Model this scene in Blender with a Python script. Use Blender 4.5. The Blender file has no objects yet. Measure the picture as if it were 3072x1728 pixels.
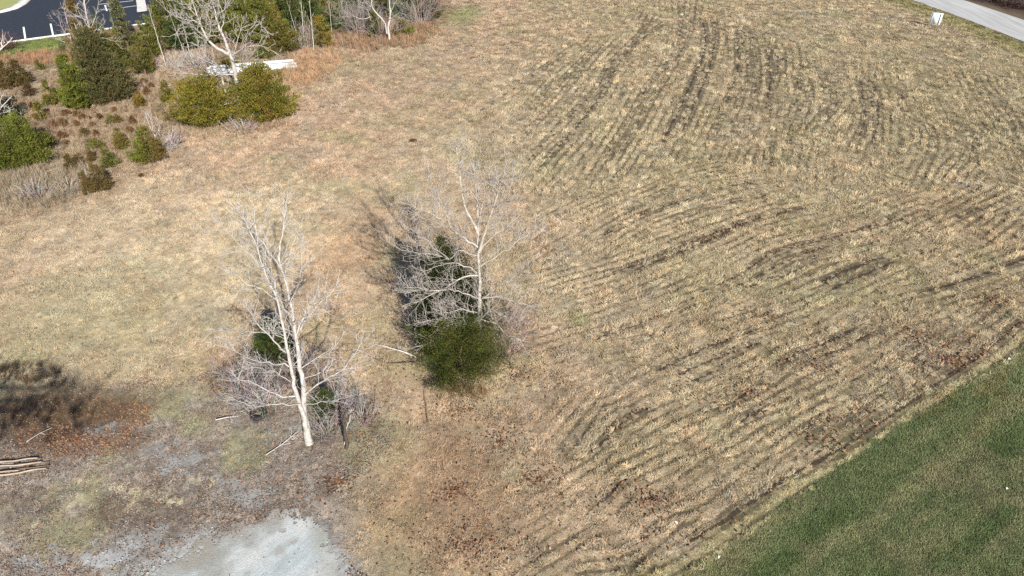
import bpy, math, random
import numpy as np
from mathutils import Vector, kdtree

# ------------------------------------------------------------------ camera, sky, sun, exposure
S = bpy.context.scene
CAM_H, PITCH, FPX = 19.0, math.radians(35.0), 2076.0       # drone height, tilt below the horizon, focal length in photo pixels
cam_d = bpy.data.cameras.new('camera'); cam = bpy.data.objects.new('camera', cam_d)
S.collection.objects.link(cam); S.camera = cam
cam.location = (0, 0, CAM_H); cam.rotation_euler = (math.pi/2 - PITCH, 0, 0)
cam_d.sensor_width = 36.0; cam_d.lens = 36.0*FPX/3072.0; cam_d.clip_end = 4000; cam_d.clip_start = 0.5

SUN_EL, SUN_AZ = math.radians(30.0), math.radians(157.0)   # azimuth clockwise from +Y
W = bpy.data.worlds.new('World'); S.world = W; W.use_nodes = True
nt = W.node_tree; bg = nt.nodes['Background']
sky = nt.nodes.new('ShaderNodeTexSky'); sky.sky_type = 'NISHITA'; sky.sun_disc = False
sky.sun_elevation = SUN_EL; sky.sun_rotation = SUN_AZ; sky.altitude = 250
nt.links.new(sky.outputs[0], bg.inputs[0]); bg.inputs[1].default_value = 0.065
sun_d = bpy.data.lights.new('sun', 'SUN'); sun_d.energy = 5.0; sun_d.angle = math.radians(0.53); sun_d.color = (1, 0.94, 0.84)
sun = bpy.data.objects.new('sun', sun_d); S.collection.objects.link(sun)
sdir = Vector((math.sin(SUN_AZ)*math.cos(SUN_EL), math.cos(SUN_AZ)*math.cos(SUN_EL), math.sin(SUN_EL)))
sun.rotation_euler = sdir.to_track_quat('Z', 'Y').to_euler(); sun.location = sdir*60
S.view_settings.view_transform = 'Standard'; S.view_settings.look = 'None'
S.view_settings.gamma = 1.0; S.view_settings.exposure = 1.0
S.cycles.max_bounces = 5; S.cycles.diffuse_bounces = 3; S.cycles.glossy_bounces = 2
S.cycles.transparent_max_bounces = 4; S.cycles.use_denoising = False; S.cycles.use_adaptive_sampling = False

# ------------------------------------------------------------------ helpers
COL = S.collection
cP, sP = math.cos(PITCH), math.sin(PITCH)
def G(px, py):
    """ground point seen at a photo pixel"""
    w = (py-864.0)/FPX
    z = CAM_H/(sP + w*cP)
    return ((px-1536.0)/FPX*z, z*(cP - w*sP))
def depth(y): return y*cP + CAM_H*sP
def height_at(y, py):
    """height over ground at forward distance y that shows at pixel row py"""
    w = (py-864.0)/FPX
    return CAM_H - y*(sP + w*cP)/(cP - w*sP)
def at(px, py, y):
    """3-D point at forward distance y seen at pixel"""
    h = height_at(y, py)
    z = y*cP + (CAM_H-h)*sP
    return ((px-1536.0)/FPX*z, y, h)
def mpp(y): return depth(y)/FPX       # metres per photo pixel on the ground there

def make_mesh(name, v, f, cols=None, smooth=False):
    """v (N,3), f (M,k) arrays; cols (N,3) point colours"""
    me = bpy.data.meshes.new(name)
    v = np.asarray(v, np.float32); f = np.asarray(f, np.int32)
    k = f.shape[1]
    me.vertices.add(len(v)); me.vertices.foreach_set('co', v.ravel())
    me.loops.add(f.size); me.loops.foreach_set('vertex_index', f.ravel())
    me.polygons.add(len(f)); me.polygons.foreach_set('loop_start', np.arange(0, f.size, k, dtype=np.int32))
    try: me.polygons.foreach_set('loop_total', np.full(len(f), k, np.int32))
    except Exception: pass
    if smooth: me.polygons.foreach_set('use_smooth', np.ones(len(f), bool))
    if cols is not None:
        a = me.attributes.new('fcol', 'FLOAT_COLOR', 'POINT')
        c = np.ones((len(v), 4), np.float32); c[:, :3] = cols
        a.data.foreach_set('color', c.ravel())
    me.update(calc_edges=True); me.validate()
    return me
def link(name, me, mat=None, parent=None, loc=None, rotz=None):
    o = bpy.data.objects.new(name, me); COL.objects.link(o)
    if mat is not None and not me.materials: me.materials.append(mat)
    if parent is not None: o.parent = parent
    if loc is not None: o.location = loc
    if rotz is not None: o.rotation_euler = (0, 0, rotz)
    return o
def tag(o, label=None, cat=None, group=None, kind=None):
    if label: o['label'] = label
    if cat: o['category'] = cat
    if group: o['group'] = group
    if kind: o['kind'] = kind
    return o
def thing(name, loc, label, cat, group=None, rotz=0):
    o = bpy.data.objects.new(name, None); COL.objects.link(o)
    o.location = loc; o.rotation_euler = (0, 0, rotz); o.empty_display_size = 0.3
    return tag(o, label, cat, group)

# numpy value noise
def vnoise(x, y, seed=0):
    xi = np.floor(x).astype(np.int64); yi = np.floor(y).astype(np.int64)
    fx = x-xi; fy = y-yi
    fx = fx*fx*(3-2*fx); fy = fy*fy*(3-2*fy)
    def h(a, b):
        n = (a*374761393 + b*668265263 + seed*1442695041) & 0xffffffff
        n = ((n ^ (n >> 13))*1274126177) & 0xffffffff
        return ((n ^ (n >> 16)) & 0xffff)/65535.0
    return (h(xi, yi)*(1-fx)+h(xi+1, yi)*fx)*(1-fy) + (h(xi, yi+1)*(1-fx)+h(xi+1, yi+1)*fx)*fy
def fbm(x, y, sc, seed=0, o=4):
    t = np.zeros_like(x, dtype=float); a = 0.5; n = 0
    for i in range(o):
        t += a*vnoise(x/sc, y/sc, seed+i*17); n += a; a *= 0.55; sc *= 0.5
    return t/n
def sstep(a, b, x):
    t = np.clip((x-a)/(b-a), 0, 1); return t*t*(3-2*t)
def seg_dist(x, y, pts, closed=False):
    d = np.full(x.shape, 1e9)
    n = len(pts)
    for i in range(n if closed else n-1):
        ax, ay = pts[i]; bx, by = pts[(i+1) % n]
        vx, vy = bx-ax, by-ay; L = vx*vx+vy*vy+1e-9
        t = np.clip(((x-ax)*vx+(y-ay)*vy)/L, 0, 1)
        d = np.minimum(d, np.hypot(x-ax-t*vx, y-ay-t*vy))
    return d
def inside(x, y, pts):
    r = np.zeros(x.shape, bool); n = len(pts)
    for i in range(n):
        ax, ay = pts[i]; bx, by = pts[(i+1) % n]
        if ay == by: continue
        c = ((ay > y) != (by > y)) & (x < (bx-ax)*(y-ay)/(by-ay)+ax)
        r ^= c
    return r
def sdf(x, y, pts):
    """positive inside"""
    d = seg_dist(x, y, pts, True)
    return np.where(inside(x, y, pts), d, -d)
def smooth_line(pts, step):
    """Catmull-Rom through n-D points, resampled"""
    P = np.array(pts, float)
    if len(P) < 2: return P
    Q = np.vstack([2*P[0]-P[1], P, 2*P[-1]-P[-2]])
    out = []
    for i in range(1, len(Q)-2):
        L = np.linalg.norm(Q[i+1]-Q[i]); n = max(1, int(L/step))
        for k in range(n):
            t = k/n
            out.append(0.5*((2*Q[i]) + (-Q[i-1]+Q[i+1])*t + (2*Q[i-1]-5*Q[i]+4*Q[i+1]-Q[i+2])*t*t + (-Q[i-1]+3*Q[i]-3*Q[i+1]+Q[i+2])*t**3))
    out.append(P[-1])
    return np.array(out)

# ------------------------------------------------------------------ materials
def new_mat(name, rough=0.9, spec=0.2):
    m = bpy.data.materials.new(name); m.use_nodes = True
    b = m.node_tree.nodes['Principled BSDF']
    b.inputs['Roughness'].default_value = rough
    b.inputs['Specular IOR Level'].default_value = spec
    return m, m.node_tree, b
def noise_mat(name, c1, c2, scale=8, detail=6, rough=0.9, bump=0.3, stretch=(1, 1, 1), c3=None, bdist=0.02, coord='Object', spec=0.2):
    m, t, b = new_mat(name, rough, spec)
    N, Lk = t.nodes, t.links
    tc = N.new('ShaderNodeTexCoord'); mp = N.new('ShaderNodeMapping'); mp.inputs['Scale'].default_value = stretch
    Lk.new(tc.outputs[coord], mp.inputs[0])
    nz = N.new('ShaderNodeTexNoise'); nz.inputs['Scale'].default_value = scale; nz.inputs['Detail'].default_value = detail
    nz.inputs['Roughness'].default_value = 0.65
    Lk.new(mp.outputs[0], nz.inputs['Vector'])
    cr = N.new('ShaderNodeValToRGB'); cr.color_ramp.elements[0].color = (*c1, 1); cr.color_ramp.elements[1].color = (*c2, 1)
    cr.color_ramp.elements[0].position = 0.32; cr.color_ramp.elements[1].position = 0.68
    if c3:
        e = cr.color_ramp.elements.new(0.5); e.color = (*c3, 1)
    Lk.new(nz.outputs[0], cr.inputs[0]); Lk.new(cr.outputs[0], b.inputs['Base Color'])
    if bump:
        bp = N.new('ShaderNodeBump'); bp.inputs['Strength'].default_value = bump; bp.inputs['Distance'].default_value = bdist
        Lk.new(nz.outputs[0], bp.inputs['Height']); Lk.new(bp.outputs[0], b.inputs['Normal'])
    return m
def attr_mat(name, attr='fcol', kind='GEOMETRY', rough=0.85, objcol=False, noise=0.0, nscale=30, transl=0.0, bump=0.0):
    m, t, b = new_mat(name, rough, 0.15)
    N, Lk = t.nodes, t.links
    a = N.new('ShaderNodeAttribute'); a.attribute_name = attr; a.attribute_type = kind
    src = a.outputs['Color']
    if objcol:
        oi = N.new('ShaderNodeObjectInfo'); mx = N.new('ShaderNodeMix'); mx.data_type = 'RGBA'; mx.blend_type = 'MULTIPLY'
        mx.inputs[0].default_value = 1.0
        Lk.new(src, mx.inputs[6]); Lk.new(oi.outputs['Color'], mx.inputs[7]); src = mx.outputs[2]
    if noise:
        tc = N.new('ShaderNodeNewGeometry'); nz = N.new('ShaderNodeTexNoise')
        nz.inputs['Scale'].default_value = nscale; nz.inputs['Detail'].default_value = 8; nz.inputs['Roughness'].default_value = 0.75
        Lk.new(tc.outputs['Position'], nz.inputs['Vector'])
        mr = N.new('ShaderNodeMapRange'); mr.inputs['From Min'].default_value = 0.25; mr.inputs['From Max'].default_value = 0.75
        mr.inputs['To Min'].default_value = 1-noise; mr.inputs['To Max'].default_value = 1+noise
        Lk.new(nz.outputs[0], mr.inputs['Value'])
        mx = N.new('ShaderNodeVectorMath'); mx.operation = 'SCALE'
        Lk.new(src, mx.inputs[0]); Lk.new(mr.outputs[0], mx.inputs['Scale']); src = mx.outputs[0]
        if bump:
            bp = N.new('ShaderNodeBump'); bp.inputs['Strength'].default_value = bump; bp.inputs['Distance'].default_value = 0.03
            Lk.new(nz.outputs[0], bp.inputs['Height']); Lk.new(bp.outputs[0], b.inputs['Normal'])
    Lk.new(src, b.inputs['Base Color'])
    if transl:
        tr = N.new('ShaderNodeBsdfTranslucent'); Lk.new(src, tr.inputs[0])
        ms = N.new('ShaderNodeMixShader'); ms.inputs[0].default_value = transl
        Lk.new(b.outputs[0], ms.inputs[1]); Lk.new(tr.outputs[0], ms.inputs[2])
        Lk.new(ms.outputs[0], N['Material Output'].inputs[0])
    return m
M = {}
M['ground'] = attr_mat('field_soil', noise=0.5, nscale=6, bump=0.6)
M['gravel'] = attr_mat('limestone_gravel', noise=0.34, nscale=22, bump=0.7)
M['grass'] = attr_mat('grass_blades', 'tcol', 'INSTANCER', rough=0.7, transl=0.12)
M['leaf'] = attr_mat('dead_leaves', 'tcol', 'INSTANCER', rough=0.6, transl=0.1)
M['foliage'] = attr_mat('cedar_foliage', objcol=True, rough=0.75, transl=0.06)
M['twig'] = attr_mat('bark_twigs', objcol=True, rough=0.85, noise=0.12, nscale=40)
M['bark'] = attr_mat('bark_pale', objcol=True, rough=0.85, noise=0.6, nscale=7, bump=0.6)
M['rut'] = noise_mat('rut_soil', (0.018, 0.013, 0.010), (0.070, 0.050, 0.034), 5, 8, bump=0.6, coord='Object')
M['cedar_bark'] = noise_mat('cedar_bark', (0.07, 0.045, 0.03), (0.16, 0.11, 0.08), 12, stretch=(1, 1, .2))
M['asphalt'] = noise_mat('new_asphalt', (0.016, 0.020, 0.030), (0.030, 0.036, 0.050), 3, 8, rough=0.75, bump=0.15)
M['road'] = noise_mat('worn_road', (0.27, 0.27, 0.275), (0.42, 0.42, 0.42), 0.6, 10, rough=0.9, bump=0.1, stretch=(3.0, 0.25, 1))
M['concrete'] = noise_mat('kerb_concrete', (0.42, 0.41, 0.39), (0.62, 0.61, 0.58), 2.5, 8, bump=0.1)
M['paint'] = noise_mat('stripe_paint', (0.68, 0.68, 0.68), (0.85, 0.85, 0.85), 6, 6, bump=0.05)
M['pipe'] = noise_mat('white_pipe', (0.40, 0.42, 0.44), (0.56, 0.57, 0.58), 1.2, 6, rough=0.35, bump=0.03, stretch=(.3, 2, 2), spec=0.5)
M['dark'] = noise_mat('dark_hollow', (0.02, 0.02, 0.02), (0.04, 0.04, 0.04), 5, 3, bump=0)
M['panel'] = noise_mat('sign_board', (0.70, 0.76, 0.80), (0.80, 0.85, 0.88), 2, 5, rough=0.5, bump=0.02)
M['metal'] = noise_mat('sign_post', (0.28, 0.31, 0.36), (0.42, 0.45, 0.5), 6, 4, rough=0.5, bump=0.05)
M['rubber'] = noise_mat('tyre_rubber', (0.012, 0.012, 0.013), (0.035, 0.033, 0.032), 8, 5, rough=0.8)
M['pole_wood'] = noise_mat('weathered_pole', (0.20, 0.155, 0.12), (0.40, 0.335, 0.275), 4, 8, stretch=(.25, 4, 4), bump=0.4)
M['pole_dark'] = noise_mat('dark_pole', (0.06, 0.045, 0.035), (0.17, 0.13, 0.10), 4, 8, stretch=(.25, 4, 4), bump=0.4)
M['paper'] = noise_mat('litter_paper', (0.7, 0.7, 0.7), (0.85, 0.85, 0.85), 20, 3, bump=0.3)

# ------------------------------------------------------------------ zones of the site, in ground metres
def poly(pix): return [G(*p) for p in pix]
r5 = lambda pts: [(1200+x*.5714, 900+y*.5714) for x, y in pts]
r6 = lambda pts: [(2100+x*.5714, 900+y*.5714) for x, y in pts]
r7 = lambda pts: [(1300+x*.688, y*.688) for x, y in pts]
LAWN_EDGE = poly([(1760, 1930)] + r6([(-120, 1490), (0, 1420), (120, 1340), (250, 1250), (500, 1050), (760, 880), (1000, 710), (1300, 520), (1701, 280), (2300, -60), (3000, -420)]))
LAWN = LAWN_EDGE + [(70, 20), (70, -30), (-2, -30)]
PAD = poly([(400, 1760), (470, 1700), (560, 1655), (650, 1612), (720, 1588), (800, 1562), (880, 1548), (985, 1565), (1012, 1620), (1030, 1665), (1052, 1728), (1075, 1850), (1100, 2100), (150, 2100), (250, 1900)])
LITTER = poly([(-400, 1110), (0, 1125), (330, 1165), (560, 1150), (700, 1120), (900, 1190), (1080, 1230), (1120, 1330), (1060, 1420), (1000, 1500), (1020, 1600), (1060, 1728), (1100, 2100), (-800, 2100)])
WEEDY = poly([(-300, 150), (200, 150), (520, 190), (640, 195), (870, 205), (800, 330), (560, 370), (520, 470), (340, 590), (150, 640), (-300, 660)])
THICKET = poly([(190, 20), (190, 160), (480, 190), (620, 190), (860, 165), (1000, 130), (1100, 150), (1240, 115), (1330, 60), (1340, -60), (200, -60)])
FARLAWN = poly([(-500, 230), (0, 172), (205, 148), (205, 100), (40, 110), (-500, 165)])
ROAD = poly([(2690, -14), (2735, 0), (2830, 33), (2950, 78), (3072, 126), (3300, 225), (3650, 400), (3650, 250), (3300, 118), (3072, 50), (2985, 22), (2900, 0), (2850, -14)])
ROAD_L = [(G(2690, -14)[0]-1.6, 130)] + poly([(2690, -14), (2735, 0), (2830, 33), (2950, 78), (3072, 126), (3300, 225), (3650, 400)]) + [(53, 10), (50, -60)]
ROADSIDE = ROAD_L + [(53.5, -60)]

def ell(px, py, rx, ry):
    """ground ellipse for a patch: centre and radii in photo pixels there"""
    x, y = G(px, py); y0 = G(px, py-ry)[1]; y1 = G(px, py+ry)[1]
    return x, y, rx*mpp(y), abs(y0-y1)/2
TAN, PINK, STRAW, OLIVE, BROWN, ORANGE, GREY = (.45, .345, .24), (.49, .355, .25), (.45, .395, .27), (.32, .295, .165), (.36, .25, .16), (.42, .265, .155), (.35, .31, .255)
GREEN, PALE = (.27, .28, .125), (.53, .445, .32)
BLOBS = [  # px, py, rx, ry, colour, weight
 (450, 650, 500, 170, PALE, .55), (300, 950, 330, 190, OLIVE, .38), (250, 880, 260, 120, STRAW, .5), (900, 380, 420, 190, PINK, .75),
 (1500, 60, 420, 50, PINK, .5), (1750, 330, 420, 260, STRAW, .45), (1390, 45, 80, 35, GREEN, .75), (930, 215, 90, 70, ORANGE, .8),
 (2380, 420, 500, 260, OLIVE, .28), (2900, 330, 330, 230, OLIVE, .68), (2620, 60, 330, 45, GREY, .45), (2840, 610, 200, 90, ORANGE, .5), (3000, 720, 180, 120, ORANGE, .45),
 (2050, 600, 260, 80, STRAW, .7), (2000, 800, 500, 170, STRAW, .4), (2550, 850, 300, 110, OLIVE, .40), (2300, 1150, 500, 190, OLIVE, .18), (1330, 1480, 300, 300, BROWN, .8),
 (1500, 1300, 220, 140, ORANGE, .42), (1230, 1090, 150, 70, GREEN, .3), (1120, 1000, 160, 100, OLIVE, .25), (1060, 720, 170, 150, ORANGE, .30), (1170, 1330, 130, 140, OLIVE, .45),
 (1180, 1640, 150, 180, OLIVE, .30), (1900, 1330, 260, 110, OLIVE, .4), (1735, 960, 40, 30, GREEN, .7), (2480, 700, 150, 70, GREY, .4), (2530, 590, 120, 50, GREY, .5), (2170, 620, 90, 40, GREY, .5),
 (3020, 120, 90, 50, GREEN, .8), (3050, 215, 60, 60, GREEN, .7), (1500, 620, 150, 120, PINK, .5), (2250, 420, 120, 50, PINK, .4), (1650, 880, 160, 100, STRAW, .5), (3040, 900, 120, 70, ORANGE, .6),
]
BL = [(*ell(*b[:4]), b[4], b[5]) for b in BLOBS]
def mixc(c, col, w):
    return c + (np.array(col)-c)*w[:, None]
def field_colour(x, y):
    c = np.tile(np.array(TAN), (len(x), 1))
    n1 = fbm(x, y, 9.0, 3); n2 = fbm(x, y, 3.0, 9); n3 = fbm(x, y, 0.9, 21)
    c = mixc(c, STRAW, sstep(.42, .68, n1)*.55)
    for bx, by, rx, ry, col, w in BL:
        d = np.sqrt(((x-bx)/rx)**2 + ((y-by)/ry)**2) + (n2-.5)*1.1
        c = mixc(c, col, sstep(1.1, .25, d)*w)
    c = mixc(c, (.41, .335, .215), sstep(-3, 9, x+(n1-.5)*10)*.66)
    c = mixc(c, OLIVE, sstep(.52, .74, n2)*.35)
    c = mixc(c, GREEN, sstep(.60, .80, fbm(x, y, 2.2, 77))*.25)
    c = mixc(c, ORANGE, sstep(.60, .80, fbm(x, y, 1.7, 41))*.22)
    c = mixc(c, GREY, sstep(.60, .78, fbm(x, y, 2.5, 55))*.3)
    # thatch strip that runs along the mown lawn
    dl = seg_dist(x, y, LAWN_EDGE)
    c = mixc(c, (.40, .355, .195), sstep(1.0, .35, dl + (n3-.5)*.8)*.8)
    # verge by the road
    dr = seg_dist(x, y, ROAD_L)
    c = mixc(c, (.23, .22, .075), sstep(5.0, 1.5, dr+(n2-.5)*3)*.7)
    c = mixc(c, (.20, .155, .115), sstep(.9, .3, dr)*.7)
    # weeds of the upper left
    w = sstep(-1.5, 1.5, sdf(x, y, WEEDY)+(n2-.5)*3)
    c = mixc(c, (.30, .215, .145), w*.6); c = mixc(c, (.36, .30, .21), w*sstep(.5, .7, n2)*.5); c = mixc(c, (.22, .14, .09), w*sstep(.52, .7, fbm(x, y, 2.0, 91))*.5)
    w = sstep(-2, 1, sdf(x, y, THICKET)+(n2-.5)*2)
    c = mixc(c, (.22, .14, .09), w*.7)
    w = sstep(-.5, .6, sdf(x, y, FARLAWN)+(n3-.5))
    c = mixc(c, (.21, .25, .08), w)
    # leaf litter of the lower left
    w = sstep(-1.0, .8, sdf(x, y, LITTER)+(n2-.5)*2.4)
    c = mixc(c, (.36, .31, .265), w)
    c = mixc(c, (.27, .255, .15), w*sstep(.45, .62, fbm(x, y, 2.4, 131))*.8)
    c = mixc(c, (.19, .15, .12), w*sstep(.5, .66, fbm(x, y, 1.6, 133))*.7)
    ex, ey, erx, ery = ell(190, 1250, 290, 135); c = mixc(c, (.13, .08, .05), w*sstep(1.1, .4, np.hypot((x-ex)/erx, (y-ey)/ery)+(n2-.5)*1.2)*.85)
    return c*(0.72+0.56*n3)[:, None]
def gravel_amount(x, y):
    """0..1 limestone dust on the bare ground of the lower left"""
    n = fbm(x, y, 2.2, 205, 5); n2 = .5*fbm(x, y, .7, 207, 3)+.9*fbm(x, y, .3, 211, 3)-.2
    g = sstep(-.9, .55, sdf(x, y, PAD) + (n-.5)*2.2 + (n2-.5)*.8)
    for (px, py, rx, ry, w) in [(290, 1680, 250, 75, .95), (120, 1690, 110, 50, .55), (545, 1385, 70, 40, .6), (420, 1620, 160, 45, .5), (480, 1330, 60, 40, .35), (680, 1450, 70, 26, .5), (300, 1290, 50, 25, .5),
                          (760, 1350, 170, 100, .22), (690, 1260, 70, 25, .35), (570, 1700, 200, 60, .95), (230, 1480, 45, 22, .4), (385, 1555, 45, 30, .5), (760, 1490, 60, 30, .55), (1045, 1690, 40, 50, .7)]:
        ex, ey, erx, ery = ell(px, py, rx, ry)
        d = np.sqrt(((x-ex)/erx)**2+((y-ey)/ery)**2) + (n-.5)*1.7 + (n2-.5)*2.2
        g = np.maximum(g, sstep(1.1, .35, d)*w)
    return g

# ------------------------------------------------------------------ ground sheet
def axis(parts):
    a = []
    for lo, hi, st in parts: a += list(np.arange(lo, hi, st))
    return np.array(a+[parts[-1][1]])
xs = axis([(-2000, -300, 170), (-300, -90, 21), (-90, -56, 1.4), (-56, -26, .6), (-26, -18, .26), (-18, -1, .1), (-1, 26, .26), (26, 60, .6), (60, 90, 1.5), (90, 300, 21), (300, 2000, 170)])
ys = axis([(-2000, -300, 170), (-300, -30, 27), (-30, 8, 1.2), (8, 20, .1), (20, 30, .24), (30, 60, .45), (60, 100, .8), (100, 300, 20), (300, 2000, 170)])
gx, gy = np.meshgrid(xs, ys); gx = gx.ravel(); gy = gy.ravel()
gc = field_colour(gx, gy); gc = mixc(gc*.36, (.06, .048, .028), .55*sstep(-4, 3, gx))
ga = gravel_amount(gx, gy)
wl = sstep(-.2, .2, sdf(gx, gy, LAWN)); gc = mixc(gc, (.05, .06, .025), wl)
n = fbm(gx, gy, 1.1, 310)
gcol = np.array([.30, .30, .298])*(0.75+.5*n)[:, None]
gc = gc*(1-ga)[:, None] + gcol*ga[:, None]
beyond = (gx > 52) & (gy > 60) & (sdf(gx, gy, ROAD) < 0) & (gx > np.interp(gy, [60, 78, 86, 130], [62, 55.5, 53.5, 50]))
gc[beyond] = np.array([.085, .055, .04])*(0.6+.8*n[beyond])[:, None]
nx, ny = len(xs), len(ys)
I = np.arange(nx*ny).reshape(ny, nx)
F = np.stack([I[:-1, :-1], I[:-1, 1:], I[1:, 1:], I[1:, :-1]], -1).reshape(-1, 4)
ground = link('ground', make_mesh('ground', np.stack([gx, gy, np.zeros_like(gx)], 1), F, gc), M['ground'])
tag(ground, 'dry mown field with tan grass stubble and mower lines', 'field', kind='structure')

# gravel pad: a low sheet with a ragged rim
def sheet(name, pts, z, mat, step, colour=None, rag=0.0, seed=0, kind='structure', label=None, cat=None, parent=None):
    P = np.array(smooth_line(list(pts)+[pts[0]], step))[:-1]
    if rag:
        k = np.arange(len(P))
        c = P.mean(0); d = P-c; L = np.linalg.norm(d, axis=1, keepdims=True)
        P = P + d/L*((fbm(P[:, 0], P[:, 1], .8, seed)-.5)*rag*2)[:, None]
    import bmesh
    bm = bmesh.new()
    vs = [bm.verts.new((p[0], p[1], z)) for p in P]
    try: bm.faces.new(vs)
    except Exception: pass
    bmesh.ops.triangulate(bm, faces=bm.faces[:])
    for f in bm.faces:
        if f.normal.z < 0: f.normal_flip()
    me = bpy.data.meshes.new(name); bm.to_mesh(me); bm.free()
    o = link(name, me, mat, parent)
    if kind: tag(o, label, cat, kind=kind)
    return o
def grid_sheet(name, lo, hi, st, keep, colour, z, mat):
    ax = np.arange(lo[0], hi[0], st); ay = np.arange(lo[1], hi[1], st)
    X, Y = np.meshgrid(ax, ay); k = keep(X.ravel(), Y.ravel())
    idx = np.arange(X.size).reshape(X.shape)
    f = np.stack([idx[:-1, :-1], idx[:-1, 1:], idx[1:, 1:], idx[1:, :-1]], -1).reshape(-1, 4)
    f = f[k[f].all(1)]
    used = np.unique(f); remap = -np.ones(X.size, int); remap[used] = np.arange(len(used))
    x = X.ravel()[used]; y = Y.ravel()[used]
    zz = z(x, y) if callable(z) else np.full(len(x), z)
    return link(name, make_mesh(name, np.stack([x, y, zz], 1), remap[f], colour(x, y), True), mat)
def pad_keep(x, y): return sdf(x, y, PAD) + (fbm(x, y, 1.6, 205, 5)-.5)*1.9 + (fbm(x, y, .35, 208, 3)-.5)*1.5 + (fbm(x, y, .14, 209, 2)-.5)*.9 > 0.12
def pad_colour(x, y):
    d = sdf(x, y, PAD)
    n = fbm(x, y, 1.4, 61); tr = fbm(x*.8-y*.6, (x*.6+y*.8)*.12, .35, 67)      # wheel streaks along the drive
    c = np.tile(np.array([.345, .378, .39]), (len(x), 1))*(0.62+.3*n+.46*tr)[:, None]
    c = mixc(c, (.20, .185, .16), sstep(.58, .78, fbm(x, y, 1.1, 71)+.2*sstep(-7.5, -10, x))*.6)
    c = mixc(c, (.24, .22, .19), sstep(.9, .0, d + (n-.5)*1.8)*.8)
    ex, ey, rx, ry = ell(985, 1630, 45, 50)
    c = mixc(c, (.27, .29, .25), sstep(1.2, .5, np.hypot((x-ex)/rx, (y-ey)/ry))*.7)
    c = mixc(c, (.40, .40, .39), sstep(.58, .75, n)*.6)
    return c
pad = grid_sheet('gravel_pad', (-13, 7), (-2, 14.5), .032, pad_keep, pad_colour, lambda x, y: .006+.02*fbm(x, y, .5, 15), M['gravel'])
tag(pad, 'pale blue grey crushed limestone drive at the bottom edge', 'gravel', kind='structure')
def lawn_keep(x, y): return sdf(x, y, LAWN) + (fbm(x, y, .5, 18, 3)-.5)*.35 > 0
def lawn_colour(x, y):
    n = fbm(x, y, 2.0, 33)
    c = np.tile(np.array([.040, .055, .018]), (len(x), 1)); return mixc(c, (.12, .095, .055), sstep(.55, .75, n)*.8)
lawn = grid_sheet('lawn', (0, 0), (36, 32), .2, lawn_keep, lawn_colour, .012, M['ground'])
tag(lawn, 'dark green mown lawn in the lower right corner', 'lawn', kind='structure')

# road on the right, parking lot upper left
road_pts = ROAD_L[:-1]
def offset_line(pts, d):
    P = smooth_line(pts, 2.0); T = np.gradient(P, axis=0); T /= np.linalg.norm(T, axis=1, keepdims=True)
    return P + np.stack([-T[:, 1], T[:, 0]], 1)*d
def ribbon(name, line, w0, w1, z, mat, parent=None, height=0):
    """strip between two offsets of a line; with height a raised kerb"""
    a = offset_line(line, w0); b = offset_line(line, w1); n = len(a)
    if not height:
        v = np.zeros((2*n, 3)); v[:n, :2] = a; v[n:, :2] = b; v[:, 2] = z
        i = np.arange(n-1); f = np.stack([i, i+1, n+i+1, n+i], 1)
        if (b[0]-a[0])[0]*(a[1]-a[0])[1]-(b[0]-a[0])[1]*(a[1]-a[0])[0] > 0: f = f[:, ::-1]
    else:
        v = np.zeros((4*n, 3)); v[:n, :2] = a; v[n:2*n, :2] = a; v[2*n:3*n, :2] = b; v[3*n:, :2] = b
        v[:n, 2] = -.05; v[n:2*n, 2] = height; v[2*n:3*n, 2] = height; v[3*n:, 2] = -.05
        i = np.arange(n-1)
        f = np.vstack([np.stack([k*n+i, k*n+i+1, (k+1)*n+i+1, (k+1)*n+i], 1) for k in range(3)])
    return link(name, make_mesh(name, v, f), mat, parent)
road = ribbon('road', road_pts, 0, 5.9, .02, M['road'])
tag(road, 'pale grey worn road curving past the upper right corner', 'road', kind='structure')
PK = [G(-420, 178), G(50, 123), G(161, 108), G(300, 88)]
e0, e1 = np.array(G(50, 124)), np.array(G(161, 109)); ed = (e1-e0)/np.linalg.norm(e1-e0); en = np.array([-ed[1], ed[0]])
def K(u, v): return tuple(e0 + ed*u + en*v)                    # along and away from the front kerb
lot = sheet('parking_lot', [K(-25, 0), K(-8, 0), K(2, 0), K(12, 0), K(13, 2.5), K(30, 2.5), K(45, 2.5), K(45, 60), K(-25, 60)], .03, M['asphalt'], 4)
tag(lot, 'dark blue grey asphalt parking lot behind the conifers', 'parking lot', kind='structure')
kerb = ribbon('kerb', [K(-25, -.1), K(0, -.1), K(12, -.1)], -.08, .10, .1, M['concrete'], None, .13)
tag(kerb, 'white concrete kerb along the front of the parking lot', 'kerb', kind='structure')
def bar(u0, v0, u1, v1, w, z):
    a, b = np.array(K(u0, v0)), np.array(K(u1, v1)); t = (b-a)/np.linalg.norm(b-a); q = np.array([-t[1], t[0]])*w/2
    v = np.array([[*(a-q), z], [*(b-q), z], [*(b+q), z], [*(a+q), z]]); return make_mesh('stripe', v, np.array([[0, 1, 2, 3]]))
def uv_of(px, py):
    d = np.array(G(px, py))-e0; return float(d@ed), float(d@en)
for a, b in [((77, 121), (71, 82)), ((160, 108), (152, 72)), ((-6, 133), (-12, 92)), ((240, 98), (230, 60))]:
    link('stripe', bar(*uv_of(*a), *uv_of(*b), .16, .036), M['paint'], lot)
for a, b in [((295, 14), (400, 3)), ((305, 31), (420, 17)), ((315, 16), (321, 34))]:
    link('stripe', bar(*uv_of(*a), *uv_of(*b), .14, .036), M['paint'], lot)
isl = poly([(70, -3), (52, 14), (28, 27), (0, 34), (-60, 44), (-160, 46), (-160, -14), (60, -14)])
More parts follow.
